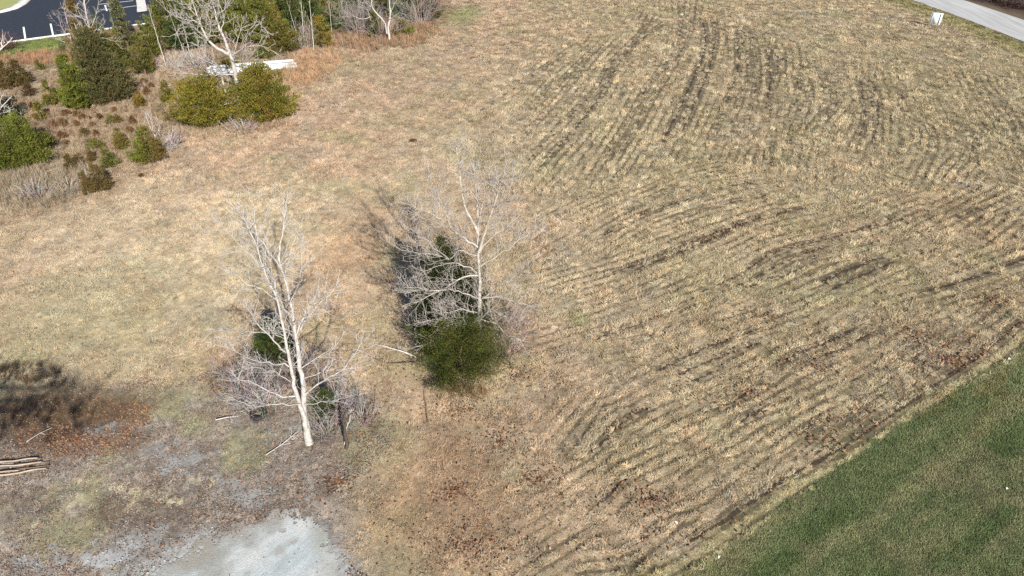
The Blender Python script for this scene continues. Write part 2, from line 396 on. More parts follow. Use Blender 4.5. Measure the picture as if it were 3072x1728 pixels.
tag(sheet('grass_island', isl, .14, noise_mat('island_turf', (.20, .23, .08), (.30, .30, .12), 3, 8), 1.5), 'pale green turf island in the top left corner', 'lawn', kind='structure')
ik = ribbon('island_kerb', poly([(86, -14), (70, -3), (52, 14), (28, 27), (0, 34), (-60, 44), (-160, 46)]), -.05, .95, .1, M['concrete'], None, .16)
tag(ik, 'curved pale concrete kerb around the turf island', 'kerb', kind='structure')
wk = sheet('walkway', poly([(406, -14), (412, 22), (414, 40), (442, 36), (438, 14), (430, -14)]), .12, M['concrete'], 1.0)
tag(wk, 'pale concrete walk beside the far parking bays', 'path', kind='structure')
mulch = sheet('mulch_bed', poly([(-200, 165), (0, 146), (45, 142), (62, 126), (30, 126), (-200, 150)]), .02, noise_mat('mulch', (.05, .03, .022), (.11, .075, .055), 6, 8), .8)
tag(mulch, 'dark brown mulch bed at the lot corner', 'bed', kind='structure')
mulch2 = sheet('mulch_bed', poly([(130, 112), (150, 122), (190, 128), (240, 124), (240, 106), (165, 112)]), .02, M['rut'], .8)
tag(mulch2, 'dark mulch ring on the turf by the parking stripes', 'bed', kind='structure')

# ------------------------------------------------------------------ mower lines
ROWS = [  # strength, half width m, pixels
 (1.0, .09, r7([(430, 770), (600, 580), (720, 430), (800, 290), (880, 190), (1010, 100)])), (.8, .08, r7([(380, 740), (540, 560), (700, 400), (780, 270), (900, 150), (940, 80)])),
 (.5, .07, r7([(300, 680), (480, 500), (640, 320), (760, 190)])), (.6, .07, r7([(320, 560), (470, 440), (600, 310), (720, 200)])), (.6, .07, r7([(170, 510), (300, 420), (420, 340), (560, 240)])),
 (.4, .07, r7([(480, 640), (610, 500), (760, 350), (830, 260)])), (.4, .06, r7([(230, 600), (370, 490), (520, 340)])),
 (.8, .08, r7([(730, 710), (830, 560), (920, 400), (1000, 290), (1060, 190), (1085, 100), (1080, 30)])), (.7, .07, r7([(790, 700), (880, 560), (960, 420), (1050, 280), (1110, 160), (1130, 40)])),
 (.5, .07, r7([(1000, 330), (1070, 220), (1105, 120), (1105, 40)])),
 (1.2, .10, r7([(990, 640), (1070, 480), (1140, 330), (1180, 230), (1185, 150), (1175, 90)])), (1.0, .09, r7([(1070, 600), (1150, 430), (1200, 300), (1230, 170), (1225, 90)])),
 (.6, .07, r7([(1040, 620), (1110, 470), (1170, 330), (1210, 200)])), (1.0, .09, r7([(1220, 590), (1270, 470), (1320, 330), (1330, 230), (1320, 110)])),
 (.7, .08, r7([(1290, 560), (1340, 420), (1370, 300), (1360, 130)])), (.8, .08, r7([(1370, 560), (1400, 420), (1410, 250), (1385, 130)])), (.5, .07, r7([(1345, 330), (1352, 230), (1340, 120)])),
 (1.1, .10, r7([(1450, 490), (1470, 350), (1460, 280), (1475, 200)])), (.9, .09, r7([(1480, 380), (1500, 300), (1495, 225)])), (.9, .09, r7([(1520, 310), (1522, 260), (1518, 220)])),
 (.7, .09, r7([(1570, 480), (1592, 400), (1580, 330)])), (.6, .08, r7([(1620, 480), (1640, 400), (1625, 340)])), (.7, .09, r7([(1640, 570), (1700, 480), (1722, 400), (1690, 310)])), (.6, .09, r7([(1690, 540), (1770, 430), (1750, 320)])),
 (.9, .10, r7([(1840, 620), (1882, 520), (1870, 400), (1860, 340)])), (.8, .09, r7([(1900, 600), (1916, 480), (1890, 330)])), (.9, .09, r7([(1940, 560), (1936, 430), (1910, 335)])),
 (.7, .09, r7([(2140, 730), (2180, 640), (2160, 560), (2060, 490), (2040, 390)])), (.7, .09, r7([(2230, 740), (2300, 650), (2280, 560), (2250, 500)])), (.9, .10, r7([(2355, 690), (2345, 610), (2310, 540)])),
 (.7, .09, r7([(2420, 700), (2390, 600), (2340, 540)])), (.6, .09, r7([(2560, 690), (2500, 560), (2430, 460), (2370, 350)])), (.5, .09, r7([(2576, 620), (2520, 500), (2440, 400)])),
 (.6, .09, r7([(1440, 760), (1460, 680), (1480, 560)])), (.6, .09, r7([(1530, 760), (1550, 640), (1575, 560)])), (.5, .08, r7([(1300, 700), (1330, 640), (1430, 570)])),
 (.8, .10, r7([(660, 1090), (860, 960), (1100, 870), (1300, 810), (1480, 790)])), (.6, .09, r7([(760, 960), (960, 860), (1150, 780), (1320, 740)])),
 (1.0, .11, r7([(700, 1210), (900, 1150), (1090, 1070), (1300, 990), (1500, 920)])), (1.0, .11, r7([(830, 1200), (1000, 1130), (1200, 1050), (1400, 960), (1650, 900)])),
 (.6, .09, r7([(1010, 970), (1180, 910), (1360, 870), (1480, 830)])), (.9, .11, r7([(1130, 1290), (1330, 1200), (1500, 1100), (1760, 1030), (2030, 950)])),
 (.9, .11, r7([(1200, 1300), (1400, 1215), (1560, 1130), (1800, 1050)])), (.8, .11, r7([(1290, 1290), (1500, 1200), (1660, 1130), (1850, 1090)])),
 (1.2, .13, r7([(1640, 1250), (1830, 1170), (2000, 1110)])), (1.1, .12, r7([(1680, 1290), (1850, 1210), (2060, 1120)])), (1.1, .12, r7([(2080, 1290), (2300, 1230), (2440, 1180), (2640, 1110)])),
 (.9, .11, r7([(1940, 975), (2060, 930)])), (.9, .11, r7([(2240, 975), (2340, 925), (2430, 880)])), (.7, .10, r7([(2330, 1010), (2410, 950)])), (.6, .10, r7([(2070, 1060), (2240, 970)])),
 (1.0, .11, r5([(920, 240), (1080, 190), (1300, 110), (1530, 20)])), (.8, .10, r5([(1100, 230), (1300, 190), (1500, 100)])), (.8, .11, r5([(1270, 420), (1500, 300), (1750, 200), (2000, 110)])), (.9, .11, r5([(1330, 460), (1560, 350), (1760, 270), (1980, 190)])),
 (1.1, .10, r5([(860, 890), (1000, 800), (1100, 710), (1150, 655), (1280, 580), (1380, 530)])), (.8, .09, r5([(740, 900), (830, 820), (960, 660)])), (.5, .08, r5([(680, 1080), (800, 1010)])),
 (1.2, .11, r5([(920, 1170), (1020, 1090), (1120, 1000), (1190, 940), (1290, 890)])), (.6, .09, r5([(860, 1240), (960, 1180)])), (.9, .10, r5([(1510, 640), (1650, 570), (1760, 520)])), (.9, .10, r5([(1700, 700), (1850, 610), (1990, 560)])),
 (.8, .09, r5([(1090, 1330), (1200, 1310), (1360, 1200), (1500, 1150)])), (.7, .09, r5([(1250, 1340), (1370, 1240), (1440, 1180)])), (.8, .10, r5([(1240, 560), (1420, 470), (1600, 400), (1820, 300)])),
 (1.0, .085, r6([(430, 770), (560, 680), (780, 560), (1000, 420), (1200, 290), (1420, 170)])), (.9, .08, r6([(400, 920), (550, 780), (760, 610), (900, 530), (1150, 380), (1350, 250)])),
 (.95, .08, r6([(520, 870), (680, 750), (880, 600), (1060, 490), (1300, 320), (1480, 190)])),
 (1.25, .115, r6([(-150, 1330), (0, 1240), (100, 1180), (200, 1110), (340, 1020), (430, 950), (620, 850), (800, 740), (1030, 590), (1250, 440), (1500, 270), (1701, 110), (1900, 0)])),
 (.9, .11, r6([(150, 690), (240, 620), (420, 510)])), (.9, .11, r6([(0, 620), (130, 550), (300, 470), (420, 400)])), (1.0, .12, r6([(360, 390), (500, 290), (700, 210), (900, 100)])), (.9, .11, r6([(330, 450), (540, 330), (760, 250), (1000, 110)])),
 (.7, .1, r6([(60, 1010), (130, 960)])), (.7, .1, r6([(700, 480), (900, 370), (1100, 240), (1300, 120)])),
]
row_pts = []
kd_src = []
rng = np.random.default_rng(7)
rut_i = 0
for k, (st, hw, pix) in enumerate(ROWS):
    P = smooth_line(poly(pix), .12)
    if len(P) < 4: continue
    T = np.gradient(P, axis=0); T /= np.linalg.norm(T, axis=1, keepdims=True)+1e-9
    wob = (fbm(P[:, 0], P[:, 1], .8, 500+k)-.5)*.08
    N2 = np.stack([-T[:, 1], T[:, 0]], 1); P = P + N2*wob[:, None]
    gap = fbm(P[:, 0], P[:, 1], 1.6, 700+k)
    br = sstep(.24, .42, gap + (st-.7)*.2)                   # lines break up where the mower skipped
    e = np.minimum(np.arange(len(P)), np.arange(len(P))[::-1])*.12
    br *= sstep(0, 1.2, e)
    for i in range(len(P)): kd_src.append((P[i, 0], P[i, 1], T[i, 0], T[i, 1], st*br[i], hw))
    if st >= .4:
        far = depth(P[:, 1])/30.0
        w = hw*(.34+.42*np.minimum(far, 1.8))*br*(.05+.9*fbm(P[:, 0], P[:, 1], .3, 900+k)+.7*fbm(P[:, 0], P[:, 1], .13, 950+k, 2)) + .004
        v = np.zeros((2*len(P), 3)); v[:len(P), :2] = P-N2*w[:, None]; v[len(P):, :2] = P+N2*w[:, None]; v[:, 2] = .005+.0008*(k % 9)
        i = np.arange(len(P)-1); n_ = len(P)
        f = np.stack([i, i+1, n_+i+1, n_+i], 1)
        o = link('rut', make_mesh('rut', v, f), M['rut'], ground)  # near-black strip along the mower line, ragged in width
R = np.array(kd_src)
KD = kdtree.KDTree(len(R))
for i in range(len(R)): KD.insert((R[i, 0], R[i, 1], 0), i)
KD.balance()
def nearest_row(x, y):
    idx = np.empty(len(x), int); dist = np.empty(len(x))
    fnd = KD.find
    for i in range(len(x)):
        _, j, d = fnd((x[i], y[i], 0)); idx[i] = j; dist[i] = d
    return idx, dist

# ------------------------------------------------------------------ grass, leaves and gravel as scattered stuff
def blades(n, L, Wd, lean, spread, rnd, curve=.5, comb=.6, base=.10, zmax=None):
    """a tuft of n blades, combed along +X"""
    v = []; f = []
    for i in range(n):
        a = rnd.gauss(0, 1.9*(1-comb)) if rnd.random() < .85 else rnd.uniform(-3.14, 3.14)
        r = base*math.sqrt(rnd.random()); b = rnd.uniform(0, 6.283)
        p = Vector((r*math.cos(b), r*math.sin(b), 0))
        el = max(.06, rnd.gauss(lean, spread)); l = L*rnd.uniform(.55, 1.2)
        d = Vector((math.cos(a)*math.cos(el), math.sin(a)*math.cos(el), math.sin(el)))
        s = Vector((-math.sin(a), math.cos(a), rnd.uniform(-.5, .5))).normalized()*(Wd*rnd.uniform(.6, 1.3)/2)
        m_ = p + d*l*.55; d2 = Vector((d.x, d.y, d.z-curve*rnd.uniform(.3, 1.2))).normalized(); t_ = m_ + d2*l*.45
        if t_.z < .004: t_.z = .004
        k = len(v); v += [p-s, p+s, m_+s*.85, m_-s*.85, t_]
        f += [(k, k+1, k+2), (k, k+2, k+3), (k+3, k+2, k+4)]
    return make_mesh('tuft', np.array([tuple(q) for q in v]), np.array(f))
proto = bpy.data.collections.new('scatter_sources')            # not linked to the scene
def proto_add(name, me, mat):
    me.materials.append(mat); o = bpy.data.objects.new(name, me); return o
rnd = random.Random(3)
def source(name, meshes, mat):
    c = bpy.data.collections.new(name)
    for i, me in enumerate(meshes):
        me.materials.append(mat); c.objects.link(bpy.data.objects.new('%s_%02d' % (name, i), me))
    return c
C_DRY = source('dry_tuft', [blades(34, .17, .011, .42, .28, rnd) for _ in range(6)] + [blades(26, .12, .010, .25, .2, rnd, comb=.75) for _ in range(4)], M['grass'])
C_LAWN = source('lawn_tuft', [blades(34, .075, .009, .8, .4, rnd, comb=.25, base=.09) for _ in range(5)], M['grass'])
C_TALL = source('tall_tuft', [blades(26, .55, .012, 1.15, .22, rnd, comb=.2, base=.10, curve=.35) for _ in range(5)], M['grass'])
def leafmesh():
    l = .075; w = .05; c = rnd.uniform(.01, .03)
    v = [(-l, 0, c), (-l*.3, w, c*1.6), (l*.5, w*.8, c), (l, 0, c*1.9), (l*.5, -w*.8, c*.6), (-l*.3, -w, c*1.4), (0, 0, .004)]
    v = [(x+rnd.uniform(-.012, .012), y+rnd.uniform(-.012, .012), z+rnd.uniform(0, .012)) for x, y, z in v]
    return make_mesh('leaf', np.array(v), np.array([(6, 0, 5), (6, 5, 4), (6, 4, 3), (6, 3, 2), (6, 2, 1), (6, 1, 0)]))
C_LEAF = source('dead_leaf', [leafmesh() for _ in range(6)], M['leaf'])
def stonemesh():
    import bmesh
    bm = bmesh.new(); bmesh.ops.create_icosphere(bm, subdivisions=1, radius=.03)
    for q in bm.verts: q.co = Vector((q.co.x*rnd.uniform(.7, 1.4), q.co.y*rnd.uniform(.7, 1.3), max(-.008, q.co.z*rnd.uniform(.4, .9))))
    me = bpy.data.meshes.new('stone'); bm.to_mesh(me); bm.free(); return me
C_STONE = source('stone', [stonemesh() for _ in range(4)], M['leaf'])

def scatter(name, pts, rot, scl, tid, col, coll, mat, label, cat):
    me = bpy.data.meshes.new(name); n = len(pts)
    me.vertices.add(n); me.vertices.foreach_set('co', np.asarray(pts, np.float32).ravel())
    for nm, tp, arr, key in (('rot', 'FLOAT_VECTOR', rot, 'vector'), ('scl', 'FLOAT_VECTOR', scl, 'vector')):
        a = me.attributes.new(nm, tp, 'POINT'); a.data.foreach_set(key, np.asarray(arr, np.float32).ravel())
    a = me.attributes.new('tid', 'INT', 'POINT'); a.data.foreach_set('value', np.asarray(tid, np.int32))
    a = me.attributes.new('tcol', 'FLOAT_COLOR', 'POINT'); c4 = np.ones((n, 4), np.float32); c4[:, :3] = np.clip(col, 0.004, .9); a.data.foreach_set('color', c4.ravel())
    o = link(name, me, mat)
    g = bpy.data.node_groups.new(name, 'GeometryNodeTree')
    g.interface.new_socket('Geometry', in_out='INPUT', socket_type='NodeSocketGeometry'); g.interface.new_socket('Geometry', in_out='OUTPUT', socket_type='NodeSocketGeometry')
    N, L = g.nodes, g.links
    gi = N.new('NodeGroupInput'); go = N.new('NodeGroupOutput'); ip = N.new('GeometryNodeInstanceOnPoints')
    ci = N.new('GeometryNodeCollectionInfo'); ci.inputs['Collection'].default_value = coll; ci.inputs['Separate Children'].default_value = True; ci.inputs['Reset Children'].default_value = True
    m2p = N.new('GeometryNodeMeshToPoints')
    def attr(nm, tp):
        q = N.new('GeometryNodeInputNamedAttribute'); q.data_type = tp; q.inputs['Name'].default_value = nm; return q.outputs['Attribute']
    L.new(gi.outputs[0], m2p.inputs['Mesh']); L.new(m2p.outputs[0], ip.inputs['Points']); L.new(ci.outputs[0], ip.inputs['Instance'])
    ip.inputs['Pick Instance'].default_value = True
    L.new(attr('tid', 'INT'), ip.inputs['Instance Index']); L.new(attr('rot', 'FLOAT_VECTOR'), ip.inputs['Rotation']); L.new(attr('scl', 'FLOAT_VECTOR'), ip.inputs['Scale'])
    L.new(ip.outputs[0], go.inputs[0])
    md = o.modifiers.new('scatter', 'NODES'); md.node_group = g
    return tag(o, label, cat, kind='stuff')

def jitter_points(y0, y1, k, smin, smax, seed, xlim=1.15, dens=1.0):
    """points whose spacing grows with distance, over the ground the camera can see and a margin beside it"""
    r = np.random.default_rng(seed); X = []; Y = []
    y = y0
    while y < y1:
        z = depth(y); s = min(max(k*z, smin), smax)/math.sqrt(dens); hwid = .74*z*xlim+2
        n = int(2*hwid/s); X.append(-hwid + (np.arange(n)+r.random(n))*s); Y.append(y + (r.random(n)-.5)*s*1.2); y += s
    return np.concatenate(X), np.concatenate(Y)

x, y = jitter_points(9.0, 93, .0034, .073, .23, 11)
z = depth(y); s = np.clip(.0034*z, .073, .23)
lawn_d = sdf(x, y, LAWN); pad_d = sdf(x, y, PAD); lit_d = sdf(x, y, LITTER); lot_uv = (np.stack([x, y], 1)-e0); lv = lot_uv@en; lu = lot_uv@ed
roadm = (sdf(x, y, ROAD) > -.1) | (x > np.interp(y, [0, 60, 68, 78, 90], [56, 54, 49.5, 48.5, 46.5]))
rr = rng.random(len(x))
n2 = fbm(x, y, 2.0, 301); ga_ = gravel_amount(x, y)
keep = (lawn_d < (fbm(x, y, .5, 18, 3)-.5)*.4) & (pad_d < -.05) & ~roadm & ~((lv > -.25) & (lu < 46))
inl = lit_d > (n2-.5)*2.0
keep &= ~(inl & (rr > .34+.6*sstep(.42, .62, fbm(x, y, 2.4, 131))*(1-ga_)))
keep &= rr > ga_*.98
x, y, s, z = x[keep], y[keep], s[keep], z[keep]; inl = inl[keep]
idx, d = nearest_row(x, y)
st = R[idx, 4]; hw = R[idx, 5]; tx, ty = R[idx, 2], R[idx, 3]
side = (x-R[idx, 0])*(-ty) + (y-R[idx, 1])*tx
# windrow of thatch piled beside a line, on the side away from the lawn
away = side*np.sign(tx+.3)
trench = hw*(.58+.55*np.minimum(z/30, 1.8))*np.clip(st, .0, 1.15)
keep = (d > trench*(.25+1.5*fbm(x, y, .3, 77))) | (st < .12)
spc = .29+.0052*z                                               # finer lines between the traced ones
ph = side/spc + .22*(fbm(x, y, 3.0, 431)-.5) + .06*(fbm(x, y, .7, 432)-.5)
comb = np.cos(2*math.pi*ph)
cmask = np.exp(-np.maximum(0, d-1.5)/4.0)*(.42+.58*sstep(.30, .60, fbm(x, y, 3.5, 433)))*sstep(-2.5, 3, x-(y-30)*.02)*(.48+.52*sstep(.32, .62, fbm((x*tx+y*ty)*.3, -x*ty+y*tx, .9, 434)))
pull = -(ph-np.round(ph))*spc*.47*cmask                         # tufts drawn together into rows
x = x-ty*pull; y = y+tx*pull
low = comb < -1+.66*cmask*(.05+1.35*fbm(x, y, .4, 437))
keep &= ~(low & (rng.random(len(x)) < .55))
x, y, s, z, idx, d, st, tx, ty, away, inl, comb, cmask, low = [a[keep] for a in (x, y, s, z, idx, d, st, tx, ty, away, inl, comb, cmask, low)]
n = len(x); rr = rng.random(n)
col = field_colour(x, y)
ridge = np.exp(-((away-.22)/.20)**2)*np.clip(st, 0, 1.4)*(d < .8)
dirn = np.arctan2(ty, tx)
infl = np.exp(-d/2.5)
ang = np.where(rr < .25+.72*infl, dirn + rng.normal(0, .27, n), rng.random(n)*6.283) + np.where(rng.random(n) < .5, math.pi, 0)
strk = fbm(x*tx+y*ty, (-x*ty+y*tx)*4.0, 1.6, 415)                # streaks drawn along the mowing direction
col *= (1 + (strk-.5)*.5*infl)[:, None]*(1+.16*comb*cmask)[:, None]; calm = 1-sstep(-5, 4, x+(y-30)*.05)
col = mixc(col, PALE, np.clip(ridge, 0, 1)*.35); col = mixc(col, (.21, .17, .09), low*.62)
amp = .32-.14*calm; col *= (1+amp*(2*rng.random(n)-1))[:, None]*(1+(.62-.3*calm)*(fbm(x, y, .45, 602)-.5))[:, None]
hue = rng.normal(0, .045, n); col *= np.stack([1+hue, 1+0*hue, 1-hue], 1)
clump = fbm(x, y, .55, 604)
sc = s/.092*(.82+.45*rng.random(n))
zs = np.minimum(sc, 1.35)*(.35+1.25*sstep(.35, .68, clump))*(1-.45*calm)*(1+.3*comb*cmask)*(1+.25*ridge)*np.where((away < 0) & (d < .42) & (st > .3), .5, 1)
zs = np.where(inl, zs*.6, zs)*(.65+.7*sstep(.30, .55, fbm((x*tx+y*ty)*.38, -x*ty+y*tx, .42, 418, 3)))
zs = np.where(low, zs*.42, zs)
sxy = np.where(d < .6, np.minimum(sc, 1.3+.5*z/60), sc)
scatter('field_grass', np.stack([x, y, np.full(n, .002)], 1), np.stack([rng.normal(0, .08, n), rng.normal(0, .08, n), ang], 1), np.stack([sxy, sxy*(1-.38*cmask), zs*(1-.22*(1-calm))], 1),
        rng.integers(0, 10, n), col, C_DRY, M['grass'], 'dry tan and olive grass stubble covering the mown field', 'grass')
N_DRY = n

# green lawn
x, y = jitter_points(9.0, 33, .0036, .075, .2, 12)
m = (sdf(x, y, LAWN) > -.12+(fbm(x, y, .5, 19, 3)-.5)*.5) & (x < 34); x, y = x[m], y[m]; n = len(x)
le = np.array(LAWN_EDGE[3]); ld = np.array(LAWN_EDGE[8])-le; ld /= np.linalg.norm(ld)
al = x*ld[0]+y*ld[1]; ac = -x*ld[1]+y*ld[0]
band = .85*fbm(al*.12, ac, .7, 711)+.075+.11*np.sin(ac*2*math.pi/1.35+3*fbm(al*.2, ac, 1.5, 712)); patch = fbm(x, y, 2.6, 713); fine = fbm(x, y, .4, 717)
col = np.tile(np.array([.135, .165, .074]), (n, 1))
col = mixc(col, (.225, .225, .115), sstep(.40, .66, band)*.85); col = mixc(col, (.092, .13, .05), sstep(.5, .72, fbm(al*.25, ac, 1.0, 719))*.85)
col = mixc(col, (.24, .205, .125), sstep(.52, .72, patch)*.6); col = mixc(col, (.19, .17, .075), sstep(.64, .74, fbm(al*.2, ac, 1.2, 723))*.6)
col *= (.45+.5*rng.random(n)+.7*fine)[:, None]
scl = (.9+.5*rng.random(n))*np.clip(depth(y)/22, .9, 1.5)
scatter('lawn_grass', np.stack([x, y, np.full(n, .012)], 1), np.stack([np.zeros(n), np.zeros(n), rng.random(n)*6.283], 1), np.stack([scl, scl, scl*(.6+.7*fine)], 1),
        rng.integers(0, 5, n), col, C_LAWN, M['grass'], 'short green turf of the lawn in the lower right', 'grass')

# tall dead weeds: thicket edge, weedy corner, bluestem patch
r = np.random.default_rng(5)
XS, YS, SC, CC = [], [], [], []
def weeds(px, py, rx, ry, n, c, sc=1.0):
    ex, ey, erx, ery = ell(px, py, rx, ry); a = r.random(n)*6.283; q = np.sqrt(r.random(n))*(0.9+.3*r.random(n))
    XS.append(ex+erx*q*np.cos(a)); YS.append(ey+ery*q*np.sin(a)); SC.append(sc*(.6+.7*r.random(n)))
    CC.append(np.array(c)*(0.65+.65*r.random(n))[:, None]*np.stack([1+r.normal(0, .06, n), np.ones(n), 1+r.normal(0, .06, n)], 1))
weeds(935, 195, 80, 55, 330, (.40, .25, .15), .8); weeds(1000, 165, 120, 26, 200, (.36, .25, .165), .8); weeds(1130, 125, 150, 26, 300, (.30, .195, .125), 1.1)
weeds(870, 240, 60, 60, 200, (.36, .25, .15), .8); weeds(1240, 100, 90, 25, 200, (.30, .2, .12), 1.1)
weeds(300, 300, 300, 150, 900, (.29, .205, .135), .75); weeds(120, 560, 170, 60, 520, (.27, .225, .165), .9); weeds(400, 330, 180, 110, 500, (.34, .26, .18), .7)
weeds(160, 175, 160, 18, 330, (.32, .18, .105), .9); weeds(620, 385, 170, 30, 220, (.30, .225, .15), .8); weeds(760, 378, 90, 25, 160, (.28, .19, .13), .8)
weeds(550, 190, 90, 40, 300, (.36, .28, .21), .9); weeds(200, 460, 220, 90, 500, (.33, .26, .175), .6); weeds(60, 420, 80, 60, 160, (.2, .14, .1), .9)
weeds(60, 1125, 150, 30, 120, (.13, .09, .055), .5); weeds(800, 1130, 170, 50, 160, (.2, .15, .1), .6); weeds(1400, 1180, 60, 20, 60, (.26, .17, .1), .5)
x = np.concatenate(XS); y = np.concatenate(YS); n = len(x); sc = np.concatenate(SC)
scatter('tall_weeds', np.stack([x, y, np.zeros(n)], 1), np.stack([r.normal(0, .12, n), r.normal(0, .12, n), r.random(n)*6.28], 1), np.stack([sc*1.1, sc*1.1, sc], 1), r.integers(0, 5, n), np.concatenate(CC), C_TALL, M['grass'],
        'tall dead brown weeds and bluestem around the conifers', 'weeds')

# dead leaves: litter zone, ruts, under the trees
XS, YS, SC, CC = [], [], [], []
LC = np.array([(.23, .105, .05), (.23, .145, .10), (.18, .12, .085), (.215, .185, .16), (.30, .15, .068), (.12, .07, .05)])
def leaves(xx, yy, pal, sc=1.0):
    k = len(xx); XS.append(xx); YS.append(yy); SC.append(.40*sc*(.6+.7*r.random(k))); CC.append(LC[r.choice(6, k, p=pal)]*(.7+.6*r.random(k))[:, None])
mix_pale, mix_or, mix_f = [.03, .2, .2, .47, .0, .1], [.24, .22, .2, .06, .08, .2], [.25, .25, .2, .1, .05, .15]
x, y = jitter_points(9.5, 26, .0017, .036, .07, 21); g = gravel_amount(x, y)
m = (sdf(x, y, LITTER) > -.3+(fbm(x, y, 1.5, 44)-.5)*2) & (r.random(len(x)) > g*.93) & ((sdf(x, y, PAD) < .1) | (r.random(len(x)) < .06)) & (x < 0); x, y = x[m], y[m]
ex, ey, erx, ery = ell(240, 1270, 240, 105); om = (np.hypot((x-ex)/erx, (y-ey)/ery)+(fbm(x, y, 1, 46)-.5)*1.2) < .85
dd = r.random(len(x)) < np.where(om, .85, .5)*sstep(.28, .64, fbm(x, y, 1.1, 48)); x, y, om = x[dd], y[dd], om[dd]
leaves(x[om], y[om], mix_or, 1.05); leaves(x[~om], y[~om], mix_pale, .95)
def leaf_patch(px, py, rx, ry, k, pal, sc=1.0):
    ex, ey, erx, ery = ell(px, py, rx, ry); a = r.random(k)*6.283; q = np.abs(r.normal(0, .55, k)); leaves(ex+erx*q*np.cos(a), ey+ery*q*np.sin(a), pal, sc*1.45)
for a in [(1010, 1445, 60, 45, 260, mix_or), (650, 1165, 60, 30, 200, mix_or), (1560, 1130, 110, 60, 200, mix_or), (1360, 1480, 60, 50, 170, mix_or), (1500, 1330, 180, 120, 320, mix_f), (1620, 1440, 140, 90, 220, mix_or),
          (1100, 1250, 120, 120, 320, mix_f), (1400, 1640, 300, 120, 420, mix_f), (1380, 1230, 140, 60, 220, mix_f), (2980, 900, 130, 60, 450, mix_or), (2750, 1000, 200, 90, 420, mix_f), (1960, 1500, 160, 70, 220, mix_or),
          (2450, 1100, 220, 90, 300, mix_f), (2250, 1180, 200, 80, 260, mix_or), (1250, 900, 100, 120, 240, mix_f), (2850, 1080, 150, 40, 300, mix_or), (200, 1330, 260, 60, 700, mix_or), (1110, 780, 90, 60, 140, mix_or), (2300, 950, 200, 50, 160, mix_or)]:
    leaf_patch(*a)
near = (R[:, 4] > .75) & (R[:, 1] < 40) & (r.random(len(R)) < .6); q = R[near]
for rep in range(3):
    w = sstep(.42, .62, fbm(q[:, 0], q[:, 1], 2.3, 63)); mm = r.random(len(q)) < w
    leaves(q[mm, 0]+r.normal(0, .10, mm.sum()), q[mm, 1]+r.normal(0, .10, mm.sum()), mix_or, 1.5)
x, y = jitter_points(10, 45, .011, .2, .5, 23); m = (sdf(x, y, LAWN) < -.1) & (sdf(x, y, PAD) < 0) & (r.random(len(x)) < sstep(.45, .75, fbm(x, y, 3, 65))*.8); leaves(x[m], y[m], mix_f, 1.45)
m = (sdf(x, y, LAWN) > .3) & (r.random(len(x)) < .05); leaves(x[m], y[m], mix_pale, .8)
x = np.concatenate(XS); y = np.concatenate(YS); n = len(x); sc = np.concatenate(SC)
zz = np.where((sdf(x, y, LITTER) > .3), .015, .055)*(.5+r.random(n))
scatter('fallen_leaves', np.stack([x, y, zz], 1), np.stack([r.normal(0, .35, n), r.normal(0, .35, n), r.random(n)*6.28], 1), np.stack([sc]*3, 1), r.integers(0, 6, n), np.concatenate(CC), C_LEAF, M['leaf'],
        'brown and orange dead leaves strewn on the ground', 'leaves')
# loose stones on and around the pad
x, y = jitter_points(8.5, 19, .004, .07, .12, 31); g = gravel_amount(x, y); m = (x < 1) & (r.random(len(x)) < np.where(sdf(x, y, PAD) > .4, .12, g)*.7*sstep(.2, .7, fbm(x, y, .6, 88))); x, y = x[m], y[m]; n = len(x)
sc = .45+.8*r.random(n)**2
scatter('gravel_stones', np.stack([x, y, np.full(n, .014)], 1), np.stack([np.zeros(n), np.zeros(n), r.random(n)*6.28], 1), np.stack([sc]*3, 1), r.integers(0, 4, n), np.array([.28, .29, .29])*(.6+.55*r.random(n))[:, None], C_STONE, M['leaf'],
        'loose pale limestone stones on the drive and bare ground', 'gravel')
# pale straw scuffs left by wheels near the drive
XS, YS, CC = [], [], []
for (px, py, k) in [(240, 1445, 34), (265, 1447, 26), (291, 1447, 30), (338, 1462, 34), (362, 1466, 44), (392, 1472, 36), (411, 1482, 34), (440, 1484, 22), (468, 1487, 26), (490, 1496, 18), (515, 1503, 28), (542, 1506, 18), (238, 1490, 40), (215, 1516, 20), (386, 1523, 22), (410, 1532, 16), (104, 1572, 26), (575, 1440, 14), (596, 1443, 12), (640, 1447, 12), (285, 1470, 12), (378, 1485, 20), (405, 1497, 26)]:
    ex, ey, erx, ery = ell(px, py, 8, 7); XS.append(ex+r.normal(0, erx, k)*.8); YS.append(ey+r.normal(0, ery, k)*.9); CC.append(np.array([.50, .45, .32])*(.75+.5*r.random(k))[:, None])
x = np.concatenate(XS); y = np.concatenate(YS); n = len(x)
scatter('flattened_straw', np.stack([x, y, np.full(n, .01)], 1), np.stack([np.zeros(n), np.zeros(n), 1.0+r.normal(0, .5, n)], 1), np.stack([np.full(n, .55), np.full(n, .55), np.full(n, .35)], 1), r.integers(6, 10, n), np.concatenate(CC), C_DRY, M['grass'],
        'row of pale straw scuffs on the bare ground near the drive', 'straw')

